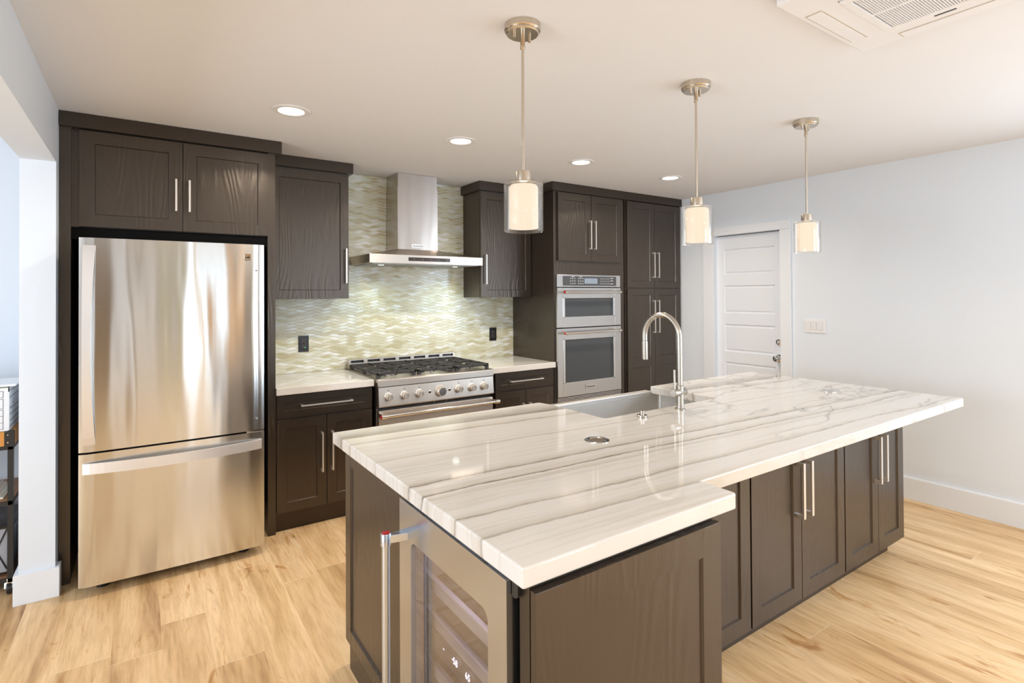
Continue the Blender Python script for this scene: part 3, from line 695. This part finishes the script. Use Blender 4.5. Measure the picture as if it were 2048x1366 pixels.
# burners and grates
bx=[RX0+.155,(RX0+RX1)/2,RX1-.155]
for x in bx:
    for y in (-.515,-.225):
        mb=MB(); mb.lathe([(.055,.920),(.052,.930),(.040,.932),(.040,.938)],(x,y,0),'z',28); b_=mb.build('burner',CHR,rg)
        mb=MB(); mb.lathe([(.037,.938),(.036,.946),(0,.947)],(x,y,0),'z',28); mb.build('burner_cap',IRON,b_)
for i,x in enumerate(bx):
    mb=MB(); x0=x-.145; x1=x+.145; y0=-.655; y1=-.085; z0,z1=.944,.958; t=.012
    for xx in (x0,x1-t): mb.box(xx,xx+t,y0,y1,z0-.006,z1,.002)
    for yy in (y0,y1-t,(y0+y1)/2-t/2): mb.box(x0,x1,yy,yy+t,z0-.006,z1,.002)
    for yc in (-.515,-.225):
        for dx in (-1,1):
            mb.box(x+dx*.145,x+dx*.035,yc-.005,yc+.005,z0,z1+.002,.002)
        for dy in (-1,1):
            mb.box(x-.005,x+.005,yc+dy*.140,yc+dy*.035,z0,z1+.002,.002)
        for dx in (-1,1):
            for dy in (-1,1):
                a=Vector((x+dx*.13,yc+dy*.13,.951)); b_=Vector((x+dx*.045,yc+dy*.045,.951)); mb.tube([a,b_],.0055,6)
    for xx in (x0,x1-.022):
        for yy in (y0,y1-.022,(y0+y1)/2-.011):
            mb.prism([(xx,.919),(xx+.022,.919),(xx+.022+ (-.0),.944),(xx,.944)],yy,yy+.022,'y')
    for xx in (x0+.02,x1-.05): mb.prism([(xx,.944),(xx+.03,.944),(xx+(.0 if xx<x else .03),.922)],y0,y0+t,'y')
    mb.build('grate',IRON,rg)

# ================================================================== DOUBLE WALL OVEN
STO=steel_mat('oven_steel',(.68,.68,.69),.24,.5,'z')
ov=thing('wall_oven','stainless steel combination wall oven with microwave above in the dark tower','oven',(3.42,-.3,.58))
VX0,VX1,VY=3.040,3.798,-.656
mb=MB(); mb.box(3.05,3.79,YF+.002,-.05,.60,1.66); mb.build('body',BLK,ov)
mb=MB(); mb.box(VX0,VX1,VY+.004,YF,1.556,1.664,.002); cpn=mb.build('control_panel',STO,ov)
mb=MB(); mb.box(3.106,3.742,VY,VY+.006,1.568,1.652,.001); dg=mb.build('control_glass',simple('control_glass_grey',(.07,.075,.085),.08),cpn)
mb=MB(); mb.box(3.350,3.505,VY-.0012,VY+.001,1.586,1.634); mb.build('display',DISP,dg)
PM=simple('pale_marks',(.75,.76,.78),.5)
for gx,nc in ((3.185,3),(3.278,3),(3.545,3),(3.62,2)):
    mb=MB()
    for c in range(nc):
        for r_ in range(3):
            w_=.0085 if gx<3.5 else .006; mb.box(gx+c*.024,gx+c*.024+w_,VY-.0008,VY+.001,1.584+r_*.022,1.590+r_*.022)
    mb.build('key_marks',PM,dg)
for gx,gz in ((3.655,1.634),(3.655,1.612),(3.655,1.584)): MB().box(gx+.012,gx+.047,VY-.0008,VY+.001,gz,gz+.004).build('start_mark',PM,dg)
for gx in (3.20,3.29): MB().box(gx,gx+.03,VY-.0008,VY+.001,1.644,1.648).build('heading_mark',PM,dg)
def ovdoor(name,z0,z1,wz0,wz1,hz):
    wx0,wx1=3.100,3.722
    mb=MB()
    mb.box(VX0,wx0,VY,YF,z0,z1,.0015); mb.box(wx1,VX1,VY,YF,z0,z1,.0015); mb.box(wx0,wx1,VY+.0001,YF,z0,wz0); mb.box(wx0,wx1,VY+.0001,YF,wz1,z1)
    d=mb.build(name,STO,ov)
    mb=MB()
    # polished window surround
    mb.box(wx0,wx0+.022,VY-.003,VY+.02,wz0,wz1,.001); mb.box(wx1-.022,wx1,VY-.003,VY+.02,wz0,wz1,.001)
    mb.box(wx0,wx1,VY-.003,VY+.02,wz0,wz0+.006,.001); mb.box(wx0,wx1,VY-.003,VY+.02,wz1-.006,wz1,.001)
    mb.build('window_trim',simple('bright_trim',(.86,.86,.87),.2,1.),d)
    mb=MB(); mb.box(wx0+.02,wx1-.02,VY+.004,VY+.02,wz0+.004,wz1-.004); mb.build('window',OVG,d)
    hy_=-.715; mb=MB(); mb.tube([(3.095,hy_,hz),(3.715,hy_,hz)],.011,20); h=mb.build('handle',CHR,d)
    for x in (3.084,3.722):
        mb=MB(); mb.tube([(x-.012,hy_,hz),(x+.018,hy_,hz)],.0145,20); mb.box(x-.008,x+.012,hy_,VY+.002,hz-.010,hz+.012,.003); mb.build('end_cap',CHR,h)
    mb=MB(); mb.lathe([(.0115,0),(.0115,.0015),(0,.0015)],(3.072,hy_,hz),'x',20); mb.build('medallion',REDM,h)
    return d
ovdoor('microwave_door',1.206,1.548,1.290,1.465,1.512)
ld2=ovdoor('oven_door',.608,1.196,.722,1.106,1.160)
mb=MB(); mb.box(3.355,3.475,VY-.004,VY+.002,.654,.690,.0015); bd=mb.build('badge',CHR,ld2)
text('badge_print','KitchenAid',.021,(3.415,VY-.0045,.672),FACE_NY,simple('badge_black',(.03,.03,.03),.4),bd)
mb=MB()
for i in range(3): mb.box(VX0,VX1,VY+.006,YF,.566+.013*i,.574+.013*i,.001)
mb.build('lower_trim',STO,ov)

# ================================================================== ISLAND
ISX0,ISX1=.797,1.440; IBK=-2.040
ni=thing('island_cabinet','near end of the island cabinetry with framed dark panels around the wine cooler','cabinet',(1.1,-2.7,0))
mb=MB(); mb.box(ISX0+.019,ISX1,IBK-.07,-2.655,0,.09); mb.box(ISX0+.019,ISX1,IBK,-2.655,.09,.867); mb.box(ISX0+.0,ISX1,-3.322,-3.285,0.0,.867); mb.box(1.415,ISX1,-3.285,-2.655,0,.867); mb.build('body',CABP,ni)
door('side_panel',ni,-2.655,IBK,.09,.864,ISX0,face='-x',fw=.058)
mb=MB(); mb.box(ISX0,ISX0+.019,-2.655,IBK-.055,0,.089); mb.build('toe_kick',CABP,ni)
door('end_panel',ni,ISX0,1.437,.012,.858,-3.345,fw=.078)
fi=thing('island_cabinet','long far run of island cabinets with paired doors and pale bar pulls','cabinet',(2.6,-2.5,0))
IY=-2.955; IX9=3.707
mb=MB(); mb.box(1.442,IX9-.003,IY+.021,-2.455,.092,.867); mb.box(1.442,1.86,-2.455,IBK,.092,.867); mb.box(2.83,IX9-.003,-2.455,IBK,.092,.867); mb.box(1.86,2.83,-2.455,IBK,.092,.64); mb.build('body',CABP,fi)
mb=MB(); mb.box(1.442,3.678,-2.882,IBK-.07,0,.092); mb.build('toe_kick',CABP,fi)
ids=[(1.762,2.196,None),(2.207,2.600,2.568),(2.604,3.008,2.640),(3.018,3.384,3.352),(3.388,3.707,3.424)]
for a,b,hx in ids:
    d=door('door',fi,a,b,.095,.862,IY,fw=.068)
    if hx: pull(d,(hx,.600),.250,IY,w=.017,out=.034,bt=.007,pt=.016)
MB().box(1.444,1.758,IY+.001,IY+.021,.095,.862,.001).build('filler_panel',CAB,fi)

# island worktop with sink notch and two steps
ZT0,ZT1=.868,.914
out=[(.772,-1.943),(.772,-3.333)]
def arc(cx,cy,r,a0,a1,n=6): return [(cx+r*math.cos(R(a0+(a1-a0)*i/n)),cy+r*math.sin(R(a0+(a1-a0)*i/n))) for i in range(n+1)]
pts=arc(.780,-1.951,.008,90,180)+arc(.780,-3.325,.008,180,270)+arc(1.522,-3.321,.012,270,360)+[(1.534,-3.207)]+arc(3.802,-3.199,.008,270,360)+arc(3.802,-1.951,.008,0,90)
pts+=[(2.742,-1.943)]+arc(2.742-.018,-2.420+.018,.018,0,-90)+arc(1.888+.018,-2.420+.018,.018,270,180)+[(1.888,-2.03),(1.865,-1.943)]
mb=MB(); mb.prism(pts,ZT0,ZT1,'z',bev=.005,seg=3); it=mb.build('island_countertop',QZ); tag(it,'long glossy white quartzite island top with brown veins and sink cutout','countertop')

# sink
sk=thing('sink','stainless steel apron-front sink set into the island top','sink',(2.35,-2.2,.64))
mb=MB(); sx0,sx1,sy0,sy1,szt,szb=1.875,2.802,-2.436,-1.955,.866,.650; rr=.018
def rrect(x0,x1,y0,y1,r,n=5): return arc(x1-r,y1-r,r,0,90,n)+arc(x0+r,y1-r,r,90,180,n)+arc(x0+r,y0+r,r,180,270,n)+arc(x1-r,y0+r,r,270,360,n)
rings=[]
for (ins,z) in ((0,szt),(0,szb+.02),(.006,szb+.005),(.020,szb)):
    rings.append([mb.bm.verts.new((x,y,z)) for x,y in rrect(sx0+ins,sx1-ins,sy0+ins,sy1-ins,rr)])
for a,b in zip(rings,rings[1:]):
    n=len(a)
    for k in range(n): mb._f([a[k],a[(k+1)%n],b[(k+1)%n],b[k]],True)
mb._f(rings[-1])
# flange and outside shell
o_=[mb.bm.verts.new((x,y,szt)) for x,y in rrect(sx0-.012,sx1+.012,sy0-.012,sy1+.004,rr)]
for k in range(len(o_)): mb._f([rings[0][k],rings[0][(k+1)%len(o_)],o_[(k+1)%len(o_)],o_[k]])
mb.build('basin',STS,sk,recalc=False)
mb=MB(); mb.box(1.892,2.738,-1.953,-1.905,.655,.886,.006,3); mb.build('apron',STS,sk)
mb=MB(); mb.lathe([(.055,.0),(.055,.003),(.045,.004),(.040,.001),(0,.001)],(2.34,-2.2,szb+.0006),'z',28); mb.build('drain',CHR,sk)

# faucet
fa=thing('faucet','tall satin nickel gooseneck pull-down faucet rising behind the island sink','faucet',(2.330,-2.497,.9145))
fx,fy=2.330,-2.497
mb=MB(); mb.lathe([(0,.9145),(.0265,.9145),(.0265,.920),(.022,.922),(.0185,.922),(.0185,1.032),(.0140,1.036)],(fx,fy,0),'z',32); mb.build('base',FAU,fa)
r_=.1135; path=[(fx,fy,1.03),(fx,fy,1.15),(fx+.003,fy,1.27)]
for i in range(1,19):
    a=math.pi*(1-i/18); path.append((fx+.003,fy+r_-r_*math.cos(math.pi-a),1.27+r_*math.sin(a)))
path=[(fx,fy,1.03),(fx,fy,1.15)]+[(fx,fy+r_+r_*math.cos(math.pi-math.pi*i/20),1.27+r_*math.sin(math.pi*i/20)) for i in range(21)]+[(fx,fy+2*r_,1.245)]
mb=MB(); mb.tube(path,.0138,24); mb.build('spout',FAU,fa)
mb=MB(); mb.tube([(fx,fy+2*r_,1.243),(fx,fy+2*r_,1.239),(fx,fy+2*r_,1.239),(fx,fy+2*r_,1.150),(fx,fy+2*r_,1.142)],.016,24,rad=[.013,.013,.0158,.0158,.0150]); mb.build('spray_head',FAU,fa)
mb=MB(); mb.tube([(fx-.052,fy,1.000),(fx-.049,fy,1.0),(fx+.036,fy,1.0),(fx+.040,fy,1.0)],.0195,24,rad=[.017,.0195,.0195,.017]); vb=mb.build('valve',FAU,fa)
mb=MB(); mb.tube([(fx-.040,fy,1.015),(fx-.042,fy,1.115)],.0055,14); mb.build('lever',FAU,vb)
# soap / air-gap button
sb=MB(); sb.lathe([(0,.9145),(.0245,.9145),(.0245,.924),(.022,.926),(.0105,.926),(.0105,.944),(.009,.946),(0,.946)],(2.047,-2.505,0),'z',28)
tag(sb.build('air_switch_button',FAU),'small satin nickel disposal push button on the counter left of the faucet','button')
# pop-up sockets in the island top
def popup(x,y,label,col):
    t=thing('countertop_outlet',label,'outlet',(x,y,.9145),'pop-up outlets in the island top')
    mb=MB(); mb.lathe([(0,.9145),(.049,.9145),(.049,.9165),(.045,.9175),(.030,.9172),(.029,.9165)],(x,y,0),'z',40); mb.build('ring',CHR,t)
    mb=MB(); mb.lathe([(.029,.9168),(.027,.9168),(0,.9168)],(x,y,0),'z',40); mb.build('lid',col,t)
popup(1.595,-2.680,'round flush pop-up outlet in the island top near the wine cooler end',simple('bronze_lid',(.30,.24,.17),.3,1.))
popup(3.447,-2.672,'round flush pop-up outlet near the far right end of the island top',STS)

# ================================================================== WINE COOLER
wc=thing('wine_cooler','stainless steel glass-door wine cooler built into the island end','wine cooler',(1.1,-2.97,0))
wx=.772; wy0,wy1=-3.270,-2.668; wz0,wz1=.105,.862
gy0,gy1,gz0,gz1=-3.191,-2.753,.19,.757
mb=MB()
# door frame as a ring with rounded window
def ringframe(mb,outer,inner,xf,xb):
    n=len(inner)
    # outer must have same count
    a=[mb.bm.verts.new((xf,p[0],p[1])) for p in outer]; b=[mb.bm.verts.new((xf,p[0],p[1])) for p in inner]
    a2=[mb.bm.verts.new((xb,p[0],p[1])) for p in outer]; b2=[mb.bm.verts.new((xb,p[0],p[1])) for p in inner]
    for k in range(n):
        k2=(k+1)%n
        mb._f([a[k],a[k2],b[k2],b[k]]); mb._f([a2[k],b2[k],b2[k2],a2[k2]]); mb._f([a[k],a2[k],a2[k2],a[k2]]); mb._f([b[k],b[k2],b2[k2],b2[k]])
inn=rrect(gy0,gy1,gz0,gz1,.028,6); ou=rrect(wy0,wy1,wz0,wz1,.003,6)
ringframe(mb,ou,inn,wx,wx+.038); dd=mb.build('door',STV,wc)
mb=MB(); mb.box(wx+.008,wx+.014,gy0-.004,gy1+.004,gz0-.004,gz1+.004); mb.build('glass',WCG,dd)
mb=MB(); ringframe(mb,rrect(gy0-.002,gy1+.002,gz0-.002,gz1+.002,.03,6),rrect(gy0+.020,gy1-.030,gz0+.02,gz1-.014,.02,6),wx+.016,wx+.034); mb.build('inner_frame',simple('window_blue_grey',(.16,.19,.24),.25,.3),dd)
# handle
hx_,hy_=.712,-2.707
mb=MB(); mb.tube([(hx_,hy_,.16),(hx_,hy_,.750)],.0125,24); h=mb.build('handle',STV,dd)
for z in (.762,.150):
    mb=MB(); mb.lathe([(0,-.018),(.0155,-.018),(.0158,.016),(.0145,.018),(0,.018)],(hx_,hy_,z),'z',28)
    mb.prism([(hx_+.010,hy_-.012),(hx_+.010,hy_+.010),(wx+.001,hy_+.012),(wx+.001,hy_-.024)],z-.012,z+.012,'z',bev=.002); mb.build('end_cap',STV,h)
mb=MB(); mb.lathe([(.0125,.7803),(.0125,.7812),(.008,.7812),(.008,.7808),(0,.7808)],(hx_,hy_,0),'z',24); mb.build('medallion',REDM,h)
# hinge, gap
mb=MB(); mb.prism([(-3.272,.867),(-3.295,.867),(-3.295,.835),(-3.290,.828),(-3.280,.825),(-3.272,.828)],.785,.80,'x'); mb.build('hinge',simple('hinge_black',(.02,.02,.022),.35),wc)
# cavity
mb=MB(); cy0,cy1,cz0,cz1,cx1=-3.262,-2.676,.11,.855,1.36; cx0=.812
vv=[mb.bm.verts.new(p) for p in [(cx0,cy0,cz0),(cx1,cy0,cz0),(cx1,cy1,cz0),(cx0,cy1,cz0),(cx0,cy0,cz1),(cx1,cy0,cz1),(cx1,cy1,cz1),(cx0,cy1,cz1)]]
for q in [(0,1,2,3),(4,5,6,7),(0,1,5,4),(1,2,6,5),(2,3,7,6)]: mb._f([vv[i] for i in q])
LIN=simple('cooler_lining',(.40,.35,.36),.4)
mb.build('cavity',LIN,wc,recalc=False)
SHF=simple('shelf_front_grey',(.60,.57,.53),.35,.25)
for z in (.628,.523,.375,.26):
    mb=MB(); mb.box(.838,.850,cy0+.012,cy1-.008,z-.036,z,.001); s_=mb.build('shelf',SHF,wc)
    mb=MB(); mb.box(.836,.850,cy0+.012,cy1-.008,z,z+.006,.001); mb.build('shelf_edge',simple('lavender_highlight',(.75,.72,.80),.3,.4),s_)  # pale line paints the highlight along the top of each shelf front
    mb=MB()
    for i in range(6): mb.box(.85,1.32,cy0+.04+i*.095,cy0+.048+i*.095,z-.012,z-.004)
    mb.build('rack_wires',CHR,s_)
mb=MB(); mb.box(.834,.85,cy0+.012,cy1-.008,.425,.485,.001); cs=mb.build('control_strip',simple('control_strip_grey',(.16,.145,.145),.25),wc)
text('digits','58',.027,(.8335,-2.915,.462),FACE_NX,DIG,cs); text('digits','65',.027,(.8335,-2.985,.462),FACE_NX,DIG,cs)
mb=MB()
for y in (-2.84,-2.895,-3.06,-3.09): mb.box(.8332,.8345,y-.008,y,.461,.4635)
mb.build('touch_marks',DIG,cs)
MB().box(.840,.846,cy1-.030,cy1-.022,.49,.54).build('energy_tag',simple('yellow_tag',(.9,.75,.05),.5),wc)
l=D.lights.new('cooler_lamp','POINT'); l.energy=1.0; l.color=(.93,.88,1.); l.shadow_soft_size=.008
o=D.objects.new('cooler_lamp',l); COL.objects.link(o); o.location=(.826,-2.97,.805)
mb=MB(); mb.box(.815,1.36,-3.262,-2.676,.02,.10); mb.build('base_grille',BLK,wc)

# ================================================================== PENDANT LAMPS
PY_=-2.688
def pendant(x):
    t=thing('pendant_lamp','nearest brushed nickel pendant lamp with glass cylinder shade, above the sink end','pendant lamp',(x,PY_,ZC),'pendant lamps above the island')
    mb=MB(); mb.lathe([(0,ZC-.001),(.0655,ZC-.001),(.0655,ZC-.021),(.063,ZC-.024),(.060,ZC-.024),(.060,ZC-.030),(.056,ZC-.034),(0,ZC-.034)],(x,PY_,0),'z',48)
    for dx in (-.033,.033): mb.lathe([(.0055,ZC-.034),(.0055,ZC-.050),(0,ZC-.052)],(x+dx,PY_+.004,0),'z',12)
    mb.build('canopy',NIC,t)
    mb=MB(); mb.lathe([(.0085,ZC-.034),(.0085,ZC-.072),(.0095,ZC-.074),(.0095,ZC-.084),(.006,ZC-.088),(.0052,ZC-.088),(.0052,1.930)],(x,PY_,0),'z',20); mb.build('rod',NIC,t)
    mb=MB(); mb.lathe([(0,1.934),(.027,1.934),(.028,1.930),(.028,1.898),(.031,1.896),(0,1.896)],(x,PY_,0),'z',32); mb.build('socket_cup',NIC,t)
    ro=.071; ri=.0525
    mb=MB(); mb.lathe([(.026,1.8955),(ro-.008,1.8945),(ro-.002,1.8925),(ro,1.887),(ro,1.720),(ro-.0015,1.7185),(ro-.003,1.720),(ro-.003,1.886),(ro-.009,1.8905),(.026,1.8915)],(x,PY_,0),'z',56); g=mb.build('outer_glass',GLASS,t)
    mb=MB(); mb.lathe([(.024,1.886),(ri-.006,1.884),(ri,1.876),(ri,1.731),(ri-.0015,1.7295),(ri-.003,1.731),(ri-.003,1.874),(ri-.008,1.881),(.024,1.883)],(x,PY_,0),'z',48); mb.build('inner_shade',OPAL,t)
    mb=MB(); mb.lathe([(0,1.782),(.018,1.785),(.030,1.805),(.030,1.83),(.018,1.86),(.014,1.885)],(x,PY_,0),'z',24); mb.build('bulb',emit('bulb_glow',(1.,.86,.62),6.),t)
    return t
p1=pendant(1.240)
p1['label']='nearest pendant lamp, brushed nickel with double glass cylinder, hanging left of the sink'
copy_tree(p1,(2.222,PY_,ZC),'middle pendant lamp of three, hanging in front of the pantry edge beyond the faucet')
copy_tree(p1,(3.196,PY_,ZC),'farthest pendant lamp of three, hanging before the right wall beside the white door')
# ================================================================== RECESSED DOWNLIGHTS
def downlight(x,y):
    t=thing('recessed_light','','recessed light',(x,y,ZC),'recessed ceiling lights')
    mb=MB(); mb.lathe([(.060,ZC-.002),(.066,ZC-.007),(.090,ZC-.006),(.096,ZC-.001)],(x,y,0),'z',48); mb.build('trim_ring',WHP,t)
    mb=MB(); mb.lathe([(.062,ZC-.0035),(0,ZC-.0035)],(x,y,0),'z',40); mb.build('lens',LENS,t,recalc=False)
    return t
d1=downlight(.750,-1.290)
labs=['leftmost recessed ceiling light, over the floor before the refrigerator','second recessed ceiling light from the left, in front of the range hood','third recessed ceiling light from the left, before the oven tower','rightmost recessed ceiling light, in front of the pantry']
d1['label']=labs[0]
for i,x in enumerate((1.760,2.762,3.748)): copy_tree(d1,(x,-1.284,ZC),labs[i+1])
for x in (.750,1.760,2.762,3.748):
    l=D.lights.new('downlight_and_fill_beam','AREA'); l.shape='DISK'; l.size=.11; l.energy=8; l.color=(1.,.87,.72); l.spread=R(150)
    o=D.objects.new('downlight_and_fill_beam',l); COL.objects.link(o); o.location=(x,-1.285,ZC-.010)
# added fill lamps behind the camera, without any fittings
for x,y in ((.4,-4.9),(2.2,-4.9),(3.9,-4.9),(.4,-6.4),(2.2,-6.4),(3.9,-6.4)):
    l=D.lights.new('downlight_and_fill_beam','AREA'); l.shape='DISK'; l.size=.11; l.energy=11; l.color=(1.,.87,.72); l.spread=R(150)
    o=D.objects.new('downlight_and_fill_beam',l); COL.objects.link(o); o.location=(x,y,ZC-.010)

# ================================================================== CEILING CASSETTE
ac=thing('air_conditioner','white ceiling cassette air conditioner with louvred grille and side flaps','air conditioner',(2.13,-3.6,ZC-.03))
zb=ZC-.032; ax0,ax1,ay1,ay0=1.825,2.432,-3.300,-3.907
gx0,gx1,gy1_,gy0_=1.962,2.330,-3.426,-3.782
mb=MB()
# outer panel as ring, bevelled rim
mb.box(ax0,gx0,ay0,ay1,zb,ZC-.001,.004); mb.box(gx1,ax1,ay0,ay1,zb,ZC-.001,.004); mb.box(gx0-.006,gx1+.006,gy1_,ay1,zb,ZC-.001,.004); mb.box(gx0-.006,gx1+.006,ay0,gy0_,zb,ZC-.001,.004)
mb.build('face_panel',WHP,ac)
mb=MB(); gz=zb-.004; fb=.034
mb.box(gx0+.004,gx0+fb,gy0_+.004,gy1_-.003,gz,gz+.02,.002); mb.box(gx1-fb,gx1-.004,gy0_+.004,gy1_-.003,gz,gz+.02,.002)
mb.box(gx0+fb,gx1-fb,gy1_-fb+.006,gy1_-.003,gz,gz+.02,.001); mb.box(gx0+fb,gx1-fb,gy0_+.004,gy0_+fb,gz,gz+.02,.001)
mb.box((gx0+gx1)/2-.006,(gx0+gx1)/2+.006,gy0_+.02,gy1_-.02,gz+.001,gz+.012)
gf=mb.build('intake_grille',WHP,ac)
mb=MB(); n=38
for i in range(n):
    y=gy1_-fb-.000-(gy1_-gy0_-2*fb)*i/n; mb.box(gx0+fb-.002,gx1-fb+.002,y-.0045,y,gz+.002,gz+.010)
mb.build('louvre_slats',WHP,gf)
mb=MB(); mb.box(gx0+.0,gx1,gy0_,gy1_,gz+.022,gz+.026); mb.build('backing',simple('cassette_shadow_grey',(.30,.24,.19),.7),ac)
def flap(x0,x1,y0,y1):
    mb=MB(); mb.box(x0,x1,y0,y1,zb-.0030,zb-.0004,.001); mb.build('air_flap',WHP,ac)
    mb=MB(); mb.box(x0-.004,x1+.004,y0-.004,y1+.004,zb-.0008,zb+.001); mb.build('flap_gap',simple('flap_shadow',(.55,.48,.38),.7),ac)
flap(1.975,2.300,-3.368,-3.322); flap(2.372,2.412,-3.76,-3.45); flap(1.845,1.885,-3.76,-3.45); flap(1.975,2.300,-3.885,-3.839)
mb=MB(); mb.box(gx1-.012,gx1-.004,-3.63,-3.57,gz-.001,gz+.001); mb.build('latch',BLK,gf)

# ================================================================== LIGHT SWITCH
sw=thing('light_switch','white triple rocker light switch plate on the right wall beside the door','light switch',(XW,-1.975,1.16))
yy0,yy1,sz0,sz1=-2.062,-1.888,1.162,1.278
mb=MB(); mb.box(XW-.008,XW-.0005,yy0,yy1,sz0,sz1,.003); mb.build('cover_plate',WHP,sw)
for i in range(3):
    y=yy0+.040+i*.047; mb=MB(); mb.box(XW-.0095,XW-.006,y-.017,y+.017,1.186,1.254,.001); mb.build('rocker_shadow',simple('switch_shadow_grey',(.55,.56,.58),.5),sw)  # grey surround paints the shadow round each rocker
    mb=MB(); mb.prism([(XW-.010,1.188),(XW-.0145,1.252),(XW-.008,1.252),(XW-.008,1.188)],y-.0155,y+.0155,'y'); mb.build('rocker',WHP,sw)

# ================================================================== SIDE ROOM: CART, BOX
ct=thing('utility_cart','rolling shelf cart with black metal frame and orange wood shelves in the side room','cart',(-.75,-.35,0))
OW=simple('orange_wood',(.62,.27,.06),.4,ns=12); BM=simple('black_metal',(.022,.02,.018),.45)
qx0,qx1,qy0,qy1=-1.15,-.432,-.572,-.12
mb=MB(); t=.022
for x in (qx0,qx1-t):
    for y in (qy0,qy1-t): mb.box(x,x+t,y,y+t,.075,.82)
for z in (.738,.072,.46):
    for y in (qy0,qy1-t): mb.box(qx0,qx1,y+.002,y+t-.002,z-.014,z+.006)
for z in (.738,.072,.46):
    for x in (qx0,qx1-t): mb.box(x+.002,x+t-.002,qy0,qy1,z-.014,z+.006)
mb.build('frame',BM,ct)
mb=MB(); mb.box(qx0+.01,qx1-.004,qy0-.004,qy0+.012,.745,.815,.001); mb.box(qx1-.010,qx1+.002,qy0+.01,qy1-.01,.745,.815,.001); mb.box(qx0,qx1,qy0,qy1,.806,.816); mb.build('top_shelf',OW,ct)
mb=MB(); mb.box(qx1-.034,qx1+.003,qy0-.006,qy0+.02,.740,.8165,.001); br=mb.build('corner_bracket',BM,ct)
mb=MB()
for z in (.762,.800): mb.lathe([(.004,0),(.003,.003),(0,.003)],(qx1-.020,qy0-.006,z),'y',10)
mb.build('screws',CHR,br)
mb=MB(); mb.box(qx0+.005,qx1-.004,qy0+.01,qy1-.01,.452,.470); mb.build('middle_shelf',simple('brown_shelf',(.34,.16,.06),.45),ct)
mb=MB(); mb.box(qx0+.005,qx1-.004,qy0+.01,qy1-.01,.076,.090); mb.build('bottom_shelf',simple('dark_brown_shelf',(.16,.08,.04),.45),ct)
for x in (qx0+.012,qx1-.012):
    for y in (qy0+.012,qy1-.012):
        mb=MB(); mb.box(x-.012,x+.012,y-.012,y+.012,.052,.076,.002); mb.tube([(x-.016,y,.058),(x-.016,y-.012,.030)],.006,8); mb.tube([(x+.010,y,.058),(x+.010,y-.012,.030)],.006,8); cst=mb.build('caster',CHR,ct)
        mb=MB(); mb.lathe([(0,-.009),(.024,-.009),(.026,0),(.024,.009),(0,.009)],(x,y-.012,.0265),'x',20); mb.build('wheel',BLK,cst)
CARD=simple('white_cardboard',(.84,.86,.88),.7); INK=simple('print_ink',(.16,.13,.20),.6); INK2=simple('dark_ink',(.10,.10,.11),.6)
bx0,bx1,by0,by1,bz0,bz1=-.83,-.450,-.560,-.255,.8175,1.035
bo=thing('storage_box','white cardboard file box with printed line panels on the cart top shelf','box',(-.64,-.4,bz0))
mb=MB(); mb.box(bx0,bx1,by0,by1,bz0,bz1-.02,.001); mb.box(bx0,bx0+.004,by0,by1,bz1-.02,bz1); mb.box(bx1-.004,bx1,by0,by1,bz1-.02,bz1); mb.box(bx0,bx1,by0,by0+.004,bz1-.02,bz1); mb.box(bx0,bx1,by1-.004,by1,bz1-.02,bz1); mb.build('carton',CARD,bo)
mb=MB()
def lrect(z0,z1,x0=-.82,x1=-.472):
    w=.0022; y0,y1=by0-.0008,by0+.0005
    mb.box(x0,x1,y0,y1,z0,z0+w); mb.box(x0,x1,y0,y1,z1-w,z1); mb.box(x1-w,x1,y0,y1,z0,z1); mb.box(x0,x0+w,y0,y1,z0,z1)
lrect(.986,1.020); lrect(.930,.980); lrect(.828,.925); mb.box(-.82,-.472,by0-.0008,by0,.893,.895); mb.box(-.82,-.472,by0-.0008,by0,.860,.862)
mb.lathe([(.008,0),(.008,.0012),(0,.0012)],(-.493,by0,.842),'y',16)
mb.build('front_print',INK,bo)
mb=MB()
for z in (1.018,.985,.928,.897,.866,.838): mb.box(bx1-.0005,bx1+.0009,by0+.014,by1-.01,z,z+.0028)
for z in (.978,.935): mb.box(bx1-.0005,bx1+.0009,by0+.014,by0+.04,z,z+.002)
mb.box(bx1-.0005,bx1+.0009,-.47,-.455,.945,.951); mb.build('side_print',INK2,bo)
mb=MB(); mb.box(bx0+.006,bx1-.006,by0+.006,by1-.006,bz1-.018,bz1+.004,.002); tag(mb.build('folder_stack',simple('sage_green_card',(.30,.34,.22),.7)),'stack of green hanging folders inside the white file box','folders')
mb=MB(); mb.box(-.86,-.425,-.56,-.26,1.041,1.052,.002); tag(mb.build('box_lid',simple('pale_lid',(.86,.88,.90),.5)),'pale flat lid lying on top of the green folders','lid')
# middle shelf: sheaf of papers, bottom: grey bin with black straps
mb=MB()
for i in range(7): mb.box(-.70+.006*i,-.475-.012*i,-.54+.01*i,-.30,.472+.010*i,.480+.010*i)
tag(mb.build('paper_stack',simple('cream_paper',(.80,.76,.66),.8)),'loose stack of papers on the middle cart shelf','papers')
mb=MB(); mb.prism([(-.80,.10),(-.455,.10),(-.440,.33),(-.82,.33)],-.545,-.20,'y',bev=.01); gb=mb.build('fabric_bin',simple('grey_fabric',(.34,.35,.38),.9,bump=.5)); tag(gb,'grey fabric bin with black crossed straps on the lowest cart shelf','bin')
mb=MB()
for a,b_ in (((-.70,.12),(-.62,.32)),((-.62,.12),(-.70,.32)),((-.54,.12),(-.46,.32)),((-.46,.12),(-.54,.32))): mb.tube([(a[0],-.547,a[1]),(b_[0],-.547,b_[1])],.003,6)
mb.box(-.825,-.436,-.549,-.19,.322,.336,.003); mb.build('strap',BLK,gb)
